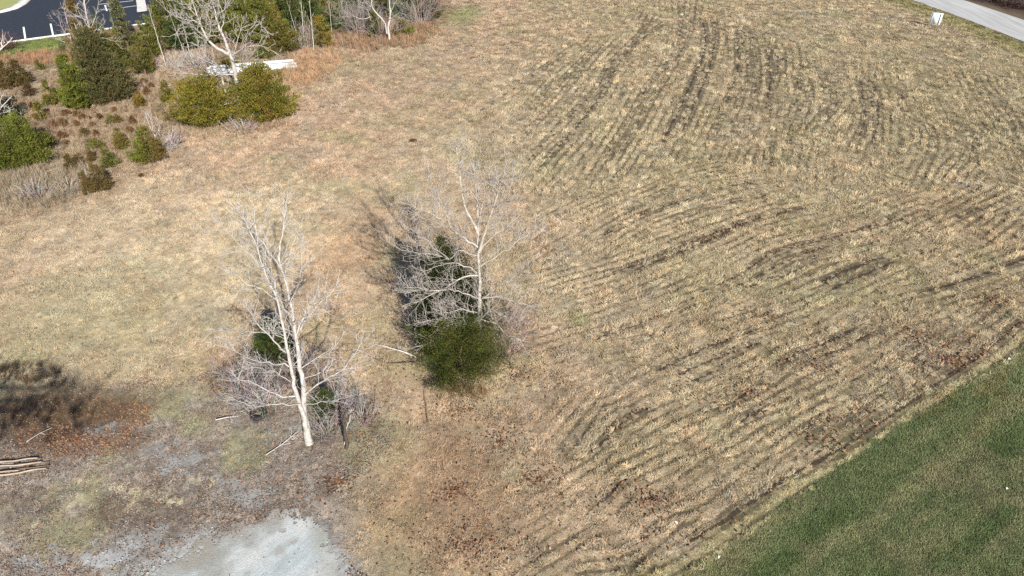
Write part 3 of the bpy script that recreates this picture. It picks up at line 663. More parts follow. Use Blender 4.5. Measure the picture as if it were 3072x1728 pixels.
# ------------------------------------------------------------------ tubes for limbs, twigs and stems
class Tubes:
    def __init__(self, sides=3): self.v = []; self.f = []; self.c = []; self.n = 0; self.k = sides
    def add(self, pts, r0, r1, col, sides=None, power=1.0):
        k = sides or self.k; P = np.asarray(pts, float); m = len(P)
        if m < 2: return
        T = np.empty_like(P); T[1:-1] = P[2:]-P[:-2]; T[0] = P[1]-P[0]; T[-1] = P[-1]-P[-2]
        T /= np.linalg.norm(T, axis=1, keepdims=True)+1e-9
        ref = np.array([0, 0, 1.0]) if abs(T[0, 2]) < .8 else np.array([1.0, 0, 0])
        A = np.cross(T, ref); A /= np.linalg.norm(A, axis=1, keepdims=True)+1e-9; B = np.cross(T, A)
        t = np.linspace(0, 1, m)**power; r = (r0+(r1-r0)*t)[:, None, None]
        a = np.arange(k)*2*math.pi/k
        V = P[:, None, :] + r*(np.cos(a)[None, :, None]*A[:, None, :] + np.sin(a)[None, :, None]*B[:, None, :])
        self.v.append(V.reshape(-1, 3)); self.c.append(np.tile(np.asarray(col, float), (m*k, 1)))
        i = np.arange(m-1)[:, None]*k; j = np.arange(k)[None, :]; j2 = (j+1) % k
        self.f.append((np.stack([i+j, i+j2, i+k+j2, i+k+j], -1).reshape(-1, 4))+self.n)
        self.n += m*k
    def mesh(self, name, origin=(0, 0, 0)):
        v = np.concatenate(self.v)-np.asarray(origin); return make_mesh(name, v, np.concatenate(self.f), np.concatenate(self.c), True)
    def empty(self): return not self.v
def nrm(v):
    l = math.sqrt(v[0]*v[0]+v[1]*v[1]+v[2]*v[2])+1e-9; return (v[0]/l, v[1]/l, v[2]/l)
def grow(T, p, d, L, r, level, rd, col, up=.05, wander=.22, dens=1.0, side=0.75, minr=.004):
    """one twig and the finer twigs that leave it"""
    n = max(3, min(7, int(L/.16)+2)); sl = L/n; pts = [p]; q = p
    for i in range(n):
        d = nrm((d[0]+rd.gauss(0, wander), d[1]+rd.gauss(0, wander), d[2]+rd.gauss(0, wander)+up)); q = (q[0]+d[0]*sl, q[1]+d[1]*sl, q[2]+d[2]*sl)
        if q[2] < .04: q = (q[0], q[1], .04+rd.random()*.05)
        pts.append(q)
    T.add(pts, r, max(minr*.5, r*.35), col, 4 if r > .02 else 3)
    if level <= 0: return
    m = max(2, int(L*dens*(3.2 if level > 1 else 5.0)))
    for i in range(m):
        t = rd.uniform(.12, 1.0); a = min(n-1, int(t*n)); u = t*n-a
        b = tuple(pts[a][k]*(1-u)+pts[a+1][k]*u for k in range(3)); dd = nrm(tuple(pts[a+1][k]-pts[a][k] for k in range(3)))
        e = nrm((rd.gauss(0, 1), rd.gauss(0, 1), rd.gauss(0, 1)+.25)); e2 = nrm(tuple(e[k]-dd[k]*sum(e[j]*dd[j] for j in range(3)) for k in range(3)))
        nd = nrm(tuple(dd[k]+e2[k]*side*rd.uniform(.6, 1.5) for k in range(3)))
        grow(T, b, nd, L*rd.uniform(.28, .55)*(1-.35*t), max(minr, r*rd.uniform(.3, .5)), level-1, rd, col, up, wander, dens, side, minr)
def limb_pts(pix, y0, y1, wob, rd):
    """a limb traced in the plane of the tree, running from depth y0 to y1"""
    m = len(pix); P = [at(px, py, y0+(y1-y0)*(i/max(1, m-1))) for i, (px, py) in enumerate(pix)]
    Q = smooth_line(P, .22)
    for i in range(1, len(Q)): Q[i] += np.array([rd.gauss(0, wob), rd.gauss(0, wob*1.5), rd.gauss(0, wob)])
    return Q
def twigs_on(T, Q, per_m, Lr, r, level, rd, col, up, start=.1, dens=1.0, wander=.2, side=1.1, minr=.004):
    seg = np.linalg.norm(np.diff(Q, axis=0), axis=1); tot = seg.sum(); n = int(tot*per_m)
    for i in range(n):
        t = start+(1-start)*rd.random(); a = min(len(Q)-2, int(t*(len(Q)-1))); dd = Q[a+1]-Q[a]; dd = dd/(np.linalg.norm(dd)+1e-9)
        e = np.array([rd.gauss(0, 1), rd.gauss(0, 1), rd.gauss(0, .8)+.2]); e -= dd*(e@dd); e /= np.linalg.norm(e)+1e-9
        nd = dd*.9+e*side*rd.uniform(.5, 1.3); nd /= np.linalg.norm(nd)
        grow(T, tuple(Q[a]+dd*rd.random()*.1), tuple(nd), rd.uniform(*Lr)*(1.15-.6*t), r*rd.uniform(.7, 1.2), level, rd, col, up, wander, dens, .75, minr)

# ------------------------------------------------------------------ evergreens
def profile(t, kind):
    t = np.asarray(t)
    if kind == 'cone': return np.clip(1-t, 0, 1)**.85*np.minimum(1, .72+t*2.8)
    if kind == 'round': return np.sqrt(np.clip(1-(np.clip(t-.30, -.30, 1)/np.where(t > .30, .70, .62))**2, 0, 1))
    if kind == 'dome': return np.clip(1-t, 0, 1)**.36*np.minimum(1, .74+t*1.4)
    if kind == 'oval': return np.clip(1-t, 0, 1)**.68*np.minimum(1, .66+t*2.0)*1.06
    return np.clip(1-t**2.2, 0, 1)*np.minimum(1, .7+t*2)
def crown_mesh(h, rad, kind, seed, n_br, per_br, L, Wd, cols, ragged=.22, base=.04, droop=.15, sidecol=None):
    """foliage sprays on branches: many small blades in clumps, gaps between the clumps"""
    g = np.random.default_rng(seed)
    t = base + (1-base)*(1-np.sqrt(1-g.random(n_br)*.985)); t = np.where(g.random(n_br) < .3, base+g.random(n_br)*(.93-base), t)
    az = g.random(n_br)*2*math.pi
    lobe = 1+.13*np.sin(az*3+g.random()*6)+.12*np.sin(az*5+t*9+g.random()*6)
    R_ = rad*profile(t, kind)*(1-ragged+ragged*1.7*g.random(n_br))*lobe
    tip = np.stack([R_*np.cos(az), R_*np.sin(az), t*h + (.34-droop*g.random(n_br))*R_*(1-t)], 1)
    root = np.stack([np.zeros(n_br), np.zeros(n_br), np.maximum(.05, t*h-.25*R_)], 1)
    bi = np.repeat(np.arange(n_br), per_br); N_ = len(bi)
    u = 1-.62*g.random(N_)**1.5; ctr = root[bi]*(1-u)[:, None] + tip[bi]*u[:, None]
    sp = (.035+.10*(1-u))*rad + L*.22
    ctr = ctr + g.normal(0, 1, (N_, 3))*sp[:, None]*np.array([1, 1, .75]); ctr[:, 2] = np.maximum(ctr[:, 2], .03)
    out = tip[bi]-root[bi]; out /= np.linalg.norm(out, axis=1, keepdims=True)+1e-9
    d = out*.7 + g.normal(0, .38, (N_, 3)) + np.array([0, 0, .62]); d /= np.linalg.norm(d, axis=1, keepdims=True)
    s_ = np.cross(d, g.normal(0, 1, (N_, 3))); s_ /= np.linalg.norm(s_, axis=1, keepdims=True)+1e-9
    ln = L*(.6+.8*g.random(N_)); wd = Wd*(.6+.8*g.random(N_))
    a = ctr-d*ln[:, None]*.5; b = ctr+d*ln[:, None]*.5
    V = np.stack([a, ctr+s_*wd[:, None]*.5, b, ctr-s_*wd[:, None]*.5], 1).reshape(-1, 3)
    F_ = np.arange(4*N_).reshape(N_, 4)
    C0, C1, C2 = [np.array(c)*FOL if max(c) < .4 else np.array(c) for c in cols]
    bw = g.random(n_br)[bi]; w = np.clip(bw*.95+.30*g.random(N_)-.1, 0, 1)
    col = C0+(C1-C0)*w[:, None]
    brown = (g.random(n_br) < .22)[bi]*g.random(N_); col = col + (C2-col)*brown[:, None]
    if sidecol is not None:                       # a different tint on one flank of the tree
        k = np.clip(ctr[:, 0]/rad*1.2+.35, 0, 1)*.8; col = col + (np.array(sidecol)-col)*k[:, None]
    col *= (.75+.5*g.random(N_))[:, None]
    return make_mesh('crown', V, F_, np.repeat(col, 4, 0))
def trunk_mesh(h, r, col=(.12, .085, .06), seed=0):
    rd = random.Random(seed); T = Tubes(7); n = 7
    T.add([(rd.gauss(0, .008)*i, rd.gauss(0, .008)*i, h*i/(n-1)) for i in range(n)], r, r*.2, col)
    return T.mesh('trunk')
FOL = np.array([.98, .98, .85])
YEL, OLI, BRN, DRK, GRY = ((.062, .066, .012), (.19, .165, .028), (.19, .115, .035)), ((.055, .068, .018), (.115, .115, .028), (.14, .09, .04)), ((.065, .052, .022), (.115, .082, .032), (.13, .075, .036)), ((.020, .034, .011), (.058, .078, .020), (.07, .065, .025)), ((.055, .065, .033), (.115, .115, .058), (.13, .10, .06))
BRT = ((.055, .075, .014), (.125, .135, .026), (.12, .10, .028))
CEDARS = []
def conifer(label, px, py, top, wpx, kind='oval', cols=OLI, seed=1, name='cedar_tree', cat='tree', group=None, n=None, y=None, sidecol=None, base=.04, size=1.0, ragged=.30):
    gx_, gy_ = G(px, py); rad = wpx/2*mpp(gy_); yy = (gy_+.75*rad) if y is None else y
    if y is not None: rad = wpx/2*mpp(yy)
    rad *= .95
    X = (px-1536)/FPX*(yy*cP+CAM_H*sP)
    h = max(.35, height_at(yy, top))
    zc = depth(yy); L = max(.08, .0036*zc)*size; Wd = L*.30
    area = math.pi*rad*math.hypot(rad, h)*1.3
    nt_ = n or int(min(26000, max(350, area/(L*Wd)*2.6))); per = (110 if nt_ > 30000 else 80 if nt_ > 6000 else 40) if rad > .6 else 16
    o = thing(name, (X, yy, 0), label, cat, group)
    cr = crown_mesh(h, rad, kind, seed, max(18, nt_//per), per, L, Wd, cols, sidecol=sidecol, base=base, ragged=ragged)
    link('crown', cr, M['foliage'], o)
    if h > .8: link('trunk', trunk_mesh(h*.55, max(.03, .028*h), seed=seed), M['cedar_bark'], o)
    CEDARS.append((o, rad, h)); return o

conifer('round dark green cedar bush in front of the white-barked bare tree', 1385, 1196, 955, 268, 'round', ((.016, .026, .008), (.068, .078, .016), (.09, .08, .02)), 11, 'cedar_bush', 'bush', size=.72, n=46000, ragged=.46)
conifer('tall dark cedar standing behind the white-barked bare tree', 1356, 985, 700, 275, 'oval', ((.014, .022, .008), (.042, .054, .016), (.05, .046, .02)), 12, y=23.6, size=.8, n=44000, ragged=.3)  # widened and darkened to take in the shade on its left
conifer('dark green cedar behind the left double-stemmed bare tree', 835, 1120, 945, 150, 'cone', DRK, 13, size=.8, n=18000)
conifer('small dark cedar at the right foot of the double-stemmed bare tree', 985, 1265, 1165, 95, 'oval', DRK, 14, 'cedar_bush', 'bush', size=.8)
conifer('wide yellow-green cedar on the left side of the grey dead tree', 626, 402, 212, 190, 'dome', YEL, 15, size=.9, n=26000, ragged=.52)
conifer('wide golden-olive cedar on the right side of the grey dead tree', 800, 386, 185, 190, 'dome', ((.06, .072, .014), (.17, .140, .026), (.20, .115, .035)), 16, size=.9, n=26000, ragged=.52)
conifer('big rounded green cedar cut by the left edge of the picture', 48, 532, 340, 210, 'round', BRT, 17, size=.9, n=26000, ragged=.34)
conifer('small green cedar just right of the big rounded cedar at the left edge', 150, 450, 396, 46, 'oval', OLI, 18)
conifer('tall narrow bright green cedar on the left flank of the brown spruce', 243, 340, 150, 96, 'oval', BRT, 19, n=14000)
conifer('large brownish olive spruce with a broad conical crown', 325, 328, 70, 168, 'oval', ((.045, .048, .022), (.095, .09, .04), (.11, .075, .04)), 20, 'spruce_tree', n=30000, size=.9)
conifer('tall brown-tinged cedar rising behind the large spruce', 270, 190, -30, 105, 'cone', BRN, 21)
conifer('dark green cedar between the spruce and the parking bays', 318, 170, 30, 60, 'cone', DRK, 22)
conifer('olive green cedar with slim top right of the large spruce', 370, 222, 75, 78, 'oval', OLI, 23)
conifer('dark olive cedar with rounded foot in front of the white sapling', 437, 233, 100, 82, 'oval', ((.05, .055, .016), (.10, .095, .025), (.12, .085, .03)), 24)
conifer('tall grey-green spruce in front of the far concrete walk', 385, 150, -40, 72, 'cone', GRY, 25, 'spruce_tree')
conifer('leafy olive cedar left of the tallest white sapling', 462, 180, 40, 92, 'oval', OLI, 26)
TH = 'cedars massed in the thicket at the top edge'
for i, (px, py, top, w, k, c, lab) in enumerate([
  (560, 165, -10, 95, 'oval', DRK, 'dark cedar in the thicket directly behind the grey dead tree'), (620, 150, -40, 90, 'cone', OLI, 'olive cedar in the thicket above the left end of the white pipes'), (690, 140, -60, 95, 'oval', OLI, 'tall olive cedar in the thicket above the middle of the white pipes'),
  (755, 140, -50, 95, 'oval', ((.06, .075, .018), (.13, .135, .03), (.14, .10, .035)), 'yellowish cedar in the thicket among three thin white saplings'), (815, 150, -40, 90, 'oval', OLI, 'broad olive cedar in the thicket above the right end of the white pipes'), (850, 167, 60, 98, 'oval', ((.055, .06, .016), (.12, .105, .026), (.14, .09, .03)), 'olive-brown cedar at the front edge of the thicket beside the pipe ends'),
  (795, 182, 132, 56, 'oval', OLI, 'low olive cedar crouching just above the white pipes'), (895, 130, -30, 70, 'cone', DRK, 'dark cedar in the thicket left of the pair of white saplings'), (968, 150, 44, 60, 'oval', ((.06, .062, .014), (.15, .115, .025), (.17, .10, .03)), 'golden cone-shaped cedar standing alone at the right front of the thicket'), (940, 110, -30, 80, 'oval', DRK, 'dark cedar behind the golden cone-shaped cedar'),
  (1002, 92, 30, 62, 'oval', DRK, 'small dark green cedar at the right end of the long thicket'), (1127, 118, 30, 42, 'oval', ((.045, .062, .014), (.10, .115, .024), (.1, .08, .03)), 'slim green cedar at the left foot of the forked white tree'), (1205, 116, 62, 62, 'oval', OLI, 'low olive cedar at the right foot of the forked white tree'), (1085, 70, -30, 70, 'oval', DRK, 'dark cedar at the back left of the right-hand clump'), (1290, 62, -10, 75, 'oval', ((.05, .045, .02), (.1, .08, .035), (.12, .08, .045)), 'brownish cedar at the right end of the right-hand clump'), (510, 130, -40, 85, 'cone', OLI, 'tall olive cedar in the thicket left of the grey dead tree'), (1230, 60, -30, 80, 'oval', DRK, 'dark green cedar at the back of the right-hand clump'),
  (585, 105, -90, 110, 'oval', OLI, 'far olive cedar showing at the top edge left of the dead tree crown'), (660, 95, -90, 110, 'oval', DRK, 'far dark cedar showing at the top edge through the dead tree crown'), (735, 92, -90, 110, 'oval', OLI, 'far olive cedar showing at the top edge right of the dead tree crown'), (810, 95, -90, 105, 'oval', YEL, 'far yellowish cedar at the top edge above the pipe ends'), (880, 92, -90, 100, 'oval', DRK, 'far dark cedar at the top edge left of the white sapling pair'), (955, 85, -90, 100, 'oval', OLI, 'far olive cedar at the top edge right of the white sapling pair'), (1030, 60, -80, 90, 'oval', DRK, 'far dark cedar at the top edge between the two clumps'), (1150, 60, -80, 100, 'oval', ((.04, .05, .02), (.085, .09, .03), (.1, .08, .04)), 'far olive cedar at the top edge behind the forked white tree')]):
    conifer(lab, px, py, top-(20 if top < 0 else 6), w*1.32, k, c, 40+i, group=TH)
conifer('green and russet cedar with a white dead treelet behind it', 455, 503, 372, 112, 'oval', ((.05, .07, .014), (.12, .135, .025), (.16, .10, .03)), 70, size=.85, sidecol=(.12, .075, .025))
conifer('narrow yellow-green cedar left of the tall bright green one', 160, 322, 232, 56, 'cone', ((.05, .055, .014), (.13, .115, .026), (.12, .08, .03)), 71)
conifer('little dark cedar touching the narrow yellow-green cedar on its right', 180, 312, 258, 24, 'cone', DRK, 72)
conifer('knobbly yellow-topped cedar above the big rounded cedar', 128, 367, 296, 42, 'oval', ((.055, .055, .014), (.14, .115, .026), (.12, .08, .03)), 73)
conifer('dark grey-green conifer at the left edge behind the big rounded cedar', 25, 372, 288, 105, 'round', ((.018, .024, .014), (.04, .046, .026), (.06, .05, .035)), 74)
for i, (px, py, top, w, c, lab) in enumerate([
  (307, 582, 488, 60, BRN, 'tallest russet cedar bush in the foremost group of three'), (268, 588, 512, 30, BRN, 'thin russet cedar bush left of the tallest foremost one'), (332, 508, 448, 48, OLI, 'rounded olive cedar bush just behind the foremost russet one'), (215, 512, 462, 34, BRN, 'twiggy brown cedar bush left of the foremost group'), (240, 496, 462, 24, BRN, 'small brown cedar bush leaning on the twiggy one'),
  (298, 452, 418, 34, OLI, 'olive domed cedar bush at the centre of the weedy slope'), (276, 448, 420, 24, OLI, 'small olive cedar bush left beside the domed one'), (279, 492, 448, 26, BRN, 'wispy brown cedar bush below the domed olive one'), (334, 372, 346, 26, OLI, 'left one of two low olive bushes below the large spruce'), (356, 370, 346, 24, BRN, 'right one of two low bushes below the large spruce, browner'),
  (423, 325, 273, 34, ((.07, .06, .014), (.17, .115, .025), (.17, .085, .03)), 'golden-brown little cedar above the low bushes'), (508, 312, 243, 36, ((.06, .06, .014), (.14, .115, .026), (.1, .07, .03)), 'upright golden cedar left of the wide yellow-green cedar'), (545, 282, 250, 24, OLI, 'small olive cedar tucked beside the wide yellow-green cedar'), (368, 452, 386, 38, ((.06, .06, .014), (.15, .115, .026), (.12, .08, .03)), 'slim yellow-olive cedar left of the green and russet cedar'),
  (28, 275, 182, 68, BRN, 'larger rusty brown bush at the left edge below the turf'), (66, 262, 176, 58, ((.05, .045, .02), (.10, .075, .03), (.12, .07, .035)), 'dark olive-brown bush right of the rusty one at the left edge'), (92, 290, 252, 36, ((.05, .03, .02), (.10, .06, .035), (.1, .06, .04)), 'dark reddish bush below the two bushes at the left edge'), (121, 210, 184, 24, OLI, 'small olive bush on the tan slope right of the rusty bushes'), (192, 158, 135, 24, GRY, 'small grey-green bush at the end of the turf strip'), (257, 410, 386, 28, BRN, 'low dark russet bush in the middle of the seedlings'), (565, 196, 172, 26, YEL, 'tiny yellow cedar in the pale weeds under the dead branches'), (690, 212, 180, 60, YEL, 'small yellow cedar behind the left end of the white pipes')]):
    conifer(lab, px, py+3, top-6, w*1.25, 'oval', c, 90+i, 'cedar_bush', 'bush', size=.72, ragged=.24)
# seedlings of the slope share a few shapes
seed_me = [crown_mesh(1.0, .42, 'oval', 200+i, 34, 14, .34, .08, ((.45, .30, .17), (.85, .55, .30), (.9, .45, .25)), ragged=.25) for i in range(4)]
r = random.Random(9)
for i, (px, py, hp, wp, c) in enumerate([(165, 382, 24, 22, .16), (192, 378, 24, 22, .13), (233, 380, 20, 18, .13), (279, 382, 18, 16, .12), (290, 410, 22, 18, .11), (243, 397, 10, 14, .14), (185, 418, 24, 20, .14), (197, 415, 18, 16, .12), (199, 432, 12, 26, .13), (200, 345, 16, 26, .13), (232, 350, 18, 20, .11), (247, 356, 16, 20, .11), (268, 357, 10, 14, .10), (300, 356, 16, 18, .10), (345, 335, 14, 16, .12),
  (398, 262, 18, 20, .12), (432, 250, 16, 18, .11), (443, 285, 24, 20, .12), (455, 262, 14, 16, .11), (505, 360, 18, 18, .13), (523, 356, 18, 14, .12), (400, 375, 26, 20, .11), (392, 398, 20, 20, .15), (520, 408, 16, 14, .14), (97, 325, 18, 18, .09), (110, 355, 14, 26, .12), (140, 300, 16, 16, .12), (380, 238, 14, 14, .13), (545, 310, 14, 20, .12), (425, 530, 10, 16, .12), (60, 390, 20, 26, .09), (237, 470, 12, 12, .13), (1240, 425, 8, 22, .12)]):
    gx_, gy_ = G(px, py); k = mpp(gy_); o = bpy.data.objects.new('cedar_seedling', seed_me[i % 4]); COL.objects.link(o)
    if not o.data.materials: o.data.materials.append(M['foliage'])
    o.location = (gx_, gy_, 0); o.rotation_euler = (0, 0, r.random()*6.28); hh = hp*k*1.1; ww = wp*k*1.15
    o.scale = (ww, ww, hh); o.color = (c*1.35, c*1.2, c*1.0, 1)
    tag(o, 'tiny russet brown seedling among the dead weeds on the slope', 'seedling', 'seedlings on the weedy slope')

# ------------------------------------------------------------------ bare trees
PALEB, GREYB, TWIGB, PURP = (.335, .32, .305), (.44, .41, .385), (.47, .43, .41), (.30, .245, .235)
def bare_tree(name, label, base, y, trunks, limbs, col, twcol, per_m, Lr, tr, up, seed, level=2, minr=.0055, dens=1.0, lim_r=1.0, side=1.1, group=None, twigup=1.0):
    """trunks and limbs traced as pixel lines in the plane at distance y; depth of each limb runs to y+dy"""
    rd = random.Random(seed); bx = at(*base, y); org = (bx[0], y, 0)
    o = thing(name, org, label, 'tree', group)
    T = Tubes(3)
    for i, (pix, r0, r1, dy) in enumerate(trunks):
        Q = limb_pts(pix, y, y+dy, .012, rd)
        if i == 0: Q[0][2] = -.05
        t = Tubes(9); t.add(Q, r0, r1, col, 9, .6); link('trunk', t.mesh('trunk', org), M['bark'], o)
        twigs_on(T, Q, per_m*.8, Lr, tr, level, rd, twcol, up, start=.32, dens=dens, side=side, minr=minr)
    for (pix, r0, dy) in limbs:
        Q = limb_pts(pix, y+dy*.12, y+dy, .022, rd); t = Tubes(6); t.add(Q, r0*lim_r, .008, col, 6, .7); link('limb', t.mesh('limb', org), M['bark'], o)
        twigs_on(T, Q, per_m, Lr, tr*.85, level, rd, twcol, up, start=.18, dens=dens, side=side, minr=minr)
    tag(link('twigs', T.mesh('twigs', org), M['twig'], o), kind='stuff')
    return o
z4 = lambda pts: [(640+x_*.621, 560+y_*.621) for x_, y_ in pts]
z5 = lambda pts: [(1000+x_*.559, 420+y_*.559) for x_, y_ in pts]
z2 = lambda pts: [(400+x_*.388, y_*.388) for x_, y_ in pts]
yL = G(927, 1330)[1]
bare_tree('bare_tree', 'pale leafless double-stemmed tree standing in leaf litter above the drive', (927, 1330), yL,
  [(z4([(464, 1240), (450, 1160), (436, 1080), (438, 1000), (415, 850), (390, 660), (370, 560), (340, 420), (318, 340), (332, 240), (345, 150), (352, 30)]), .15, .011, .5),
   (z4([(455, 1190), (430, 1080), (395, 980), (370, 850), (345, 720), (310, 550), (265, 450), (240, 390), (215, 300), (180, 215), (150, 150), (140, 90)]), .11, .011, -.6)],
  [(z4([(350, 800), (290, 740), (215, 660), (165, 590), (120, 540), (90, 500)]), .05, -1.2), (z4([(365, 870), (260, 850), (170, 830), (60, 770)]), .04, -1.6), (z4([(405, 1012), (300, 1005), (220, 960), (130, 930), (80, 890)]), .055, -.8),
   (z4([(450, 1000), (540, 930), (610, 890), (660, 840), (715, 750), (735, 680)]), .055, -.7), (z4([(405, 710), (430, 640), (450, 600), (530, 530), (550, 420)]), .05, .8), (z4([(420, 690), (480, 600), (560, 520), (610, 440)]), .03, 1.2),
   (z4([(345, 430), (300, 360), (240, 270), (170, 190), (60, 60)]), .035, .6), (z4([(328, 380), (380, 320), (420, 290), (470, 255)]), .03, 1.0), (z4([(345, 720), (250, 705), (120, 700), (0, 685)]), .035, 1.4), (z4([(310, 550), (230, 500), (130, 440), (20, 380)]), .03, .9),
   (z4([(240, 390), (170, 330), (90, 240), (0, 140)]), .028, -.5), (z4([(215, 300), (205, 200), (185, 100), (172, 10)]), .026, .4), (z4([(370, 560), (410, 470), (430, 380), (480, 340)]), .03, -.9), (z4([(390, 660), (480, 620), (580, 550)]), .03, -1.2),
   (z4([(420, 880), (500, 830), (590, 770), (640, 700)]), .03, 1.6), (z4([(430, 930), (520, 900), (660, 880), (760, 860)]), .03, 1.8), (z4([(395, 960), (300, 900), (180, 880), (70, 900)]), .03, 1.5), (z4([(420, 1050), (330, 1050), (200, 1060), (60, 1010)]), .03, -1.6), (z4([(440, 1060), (540, 1040), (640, 1020), (720, 1000)]), .03, -1.4),
   (z4([(310, 550), (300, 460), (255, 380), (250, 230)]), .03, 1.0), (z4([(345, 430), (370, 330), (400, 210), (425, 190)]), .024, .5), (z4([(385, 640), (330, 560), (300, 480), (270, 330)]), .028, -.8)],
  PALEB, (.35, .33, .322), 5.4, (.5, 1.3), .013, .06, 5, 2, .0065, 1.15, .66)
yR = G(1440, 1062)[1]
bare_tree('bare_tree', 'tall white-barked bare tree with feathery crown rising beside cedars', (1438, 1062), yR,
  [(z5([(787, 1150), (786, 1030), (786, 880), (786, 740), (776, 600), (778, 450), (772, 330), (755, 170), (750, 110)]), .145, .010, .3), (z5([(780, 600), (800, 540), (830, 440), (865, 340), (900, 230), (930, 120)]), .07, .012, -.5), (z5([(776, 500), (740, 430), (715, 380), (690, 280), (672, 130), (655, 5)]), .06, .010, .5)],
  [(z5([(775, 575), (700, 525), (640, 480), (600, 390), (555, 330)]), .075, -.6), (z5([(630, 450), (540, 400), (450, 370), (390, 310)]), .03, -1.4), (z5([(775, 728), (700, 735), (630, 775), (570, 810), (450, 870), (370, 890)]), .065, -1.0), (z5([(772, 715), (700, 675), (640, 660), (540, 680), (440, 730)]), .055, .9),
   (z5([(778, 850), (700, 820), (620, 805), (520, 810), (380, 780)]), .05, -1.4), (z5([(770, 620), (670, 598), (620, 640), (540, 610), (400, 600), (270, 540)]), .045, 1.2), (z5([(780, 930), (735, 915), (690, 905), (620, 930), (520, 900)]), .045, -.8), (z5([(782, 1018), (720, 1020), (690, 1000), (660, 1000), (630, 970), (540, 960), (430, 990)]), .055, -1.1),
   (z5([(780, 1000), (620, 990), (530, 1080), (460, 1110)]), .035, -1.7), (z5([(800, 850), (840, 820), (900, 770), (980, 740), (1040, 700), (1090, 665)]), .055, -.7), (z5([(790, 680), (880, 620), (940, 580), (990, 540), (1140, 480)]), .04, .8), (z5([(790, 960), (880, 990), (940, 1050), (1050, 1080)]), .05, -.9), (z5([(800, 850), (870, 840), (960, 860), (1060, 900)]), .045, .9),
   (z5([(790, 960), (850, 910), (920, 950), (1030, 955)]), .04, -1.5), (z5([(790, 600), (850, 520), (930, 470), (1000, 400)]), .035, 1.0), (z5([(775, 450), (800, 350), (830, 230), (840, 140)]), .032, .6), (z5([(600, 390), (540, 280), (510, 170)]), .028, -.4), (z5([(830, 440), (900, 370), (950, 260), (960, 180)]), .03, -.9), (z5([(570, 810), (480, 800), (380, 820), (330, 800)]), .025, -1.2), (z5([(620, 640), (520, 560), (440, 500), (340, 430)]), .026, 1.6), (z5([(752, 930), (745, 905), (738, 882)]), .045, -.3)],
  (.315, .29, .26), (.31, .285, .27), 9.5, (.6, 1.6), .012, .085, 6, 2, .006, 1.15, .62)
yT = G(716, 352)[1]
bare_tree('bare_tree', 'grey dead-looking bare tree growing between the two wide cedars', (728, 352), yT,
  [(z2([(820, 800), (812, 680), (790, 580), (770, 480), (740, 400), (700, 290), (660, 200), (640, 120), (590, -40)]), .27, .03, .4), (z2([(735, 780), (720, 720), (680, 590), (655, 510)]), .17, .03, -.8), (z2([(745, 420), (660, 380), (580, 310), (520, 190), (480, 80), (440, -40)]), .15, .02, .6)],
  [(z2([(520, 190), (470, 160), (400, 150), (280, 100), (215, 0)]), .06, .4), (z2([(770, 430), (800, 330), (830, 230), (840, 140)]), .07, -.5), (z2([(780, 420), (840, 380), (900, 360), (1000, 360), (1100, 410)]), .07, -1.2), (z2([(775, 580), (700, 575), (600, 580), (450, 570), (260, 560)]), .07, -1.5), (z2([(560, 290), (450, 210), (350, 230), (320, 310)]), .045, -1.2),
   (z2([(700, 290), (650, 230), (600, 220), (590, 130)]), .05, 1.0), (z2([(680, 250), (700, 130), (660, 30), (650, -30)]), .06, .8), (z2([(660, 520), (560, 470), (450, 420), (380, 400)]), .05, -1.8), (z2([(650, 500), (560, 440), (500, 350), (440, 330)]), .045, 1.5), (z2([(760, 460), (850, 470), (920, 460), (980, 470)]), .04, -2.0), (z2([(830, 230), (900, 230), (960, 160), (1000, 250)]), .035, .8), (z2([(580, 310), (600, 200), (570, 80), (590, 20)]), .045, -.6), (z2([(640, 120), (720, 60), (760, -20)]), .04, .6),
   (z2([(815, 770), (760, 790), (640, 830), (590, 890), (540, 900)]), .045, -2.4), (z2([(640, 830), (560, 850), (520, 830)]), .03, -2.6), (z2([(500, 130), (430, 60), (380, 0)]), .035, .9)],
  (.31, .29, .275), (.33, .305, .29), 4.2, (.8, 2.0), .020, .03, 7, 2, .012, .9, .7)
def sapling(label, base, top, r, col, seed, per_m=1.6, Lr=(.5, 1.2), mid=None, group='thin pale saplings in the thicket', name='bare_sapling', minr=.010, up=.18):
    y = G(*base)[1]; pix = [base]+(mid or [])+[top]
    return bare_tree(name, label, base, y, [(pix, r, r*.25, .3)], [], col, col, per_m, Lr, r*.3, up, seed, 1, minr, .8, side=.6, group=group)
SP = (.36, .33, .305)
for i, (b, t, rr_, lab) in enumerate([
  ((500, 205), (444, 20), .055, 'tallest straight white sapling at the left of the thicket'), ((577, 190), (540, 40), .04, 'thin white sapling behind the grey dead tree, left of the pipes'), ((560, 175), (500, 20), .035, 'faint leaning sapling left of the one behind the dead tree'), ((752, 130), (728, -30), .05, 'left one of three white saplings above the white pipes'), ((774, 118), (745, -30), .05, 'middle one of three white saplings above the white pipes'), ((822, 120), (805, 30), .045, 'right one of three white saplings above the white pipes'),
  ((914, 142), (900, -30), .05, 'left one of the pair of white saplings near the golden cedar'), ((942, 152), (925, -30), .05, 'right one of the pair of white saplings near the golden cedar'), ((900, 135), (860, 0), .035, 'grey sapling just left of the white pair near the golden cedar'), ((352, 128), (325, 10), .05, 'pale sapling in front of the far parking bays'), ((436, 150), (410, 60), .03, 'thin grey sapling among the cedars right of the spruce'), ((995, 95), (985, -20), .035, 'grey sapling over the small dark cedar at the thicket end')]):
    sapling(lab, b, t, rr_, SP, 300+i)
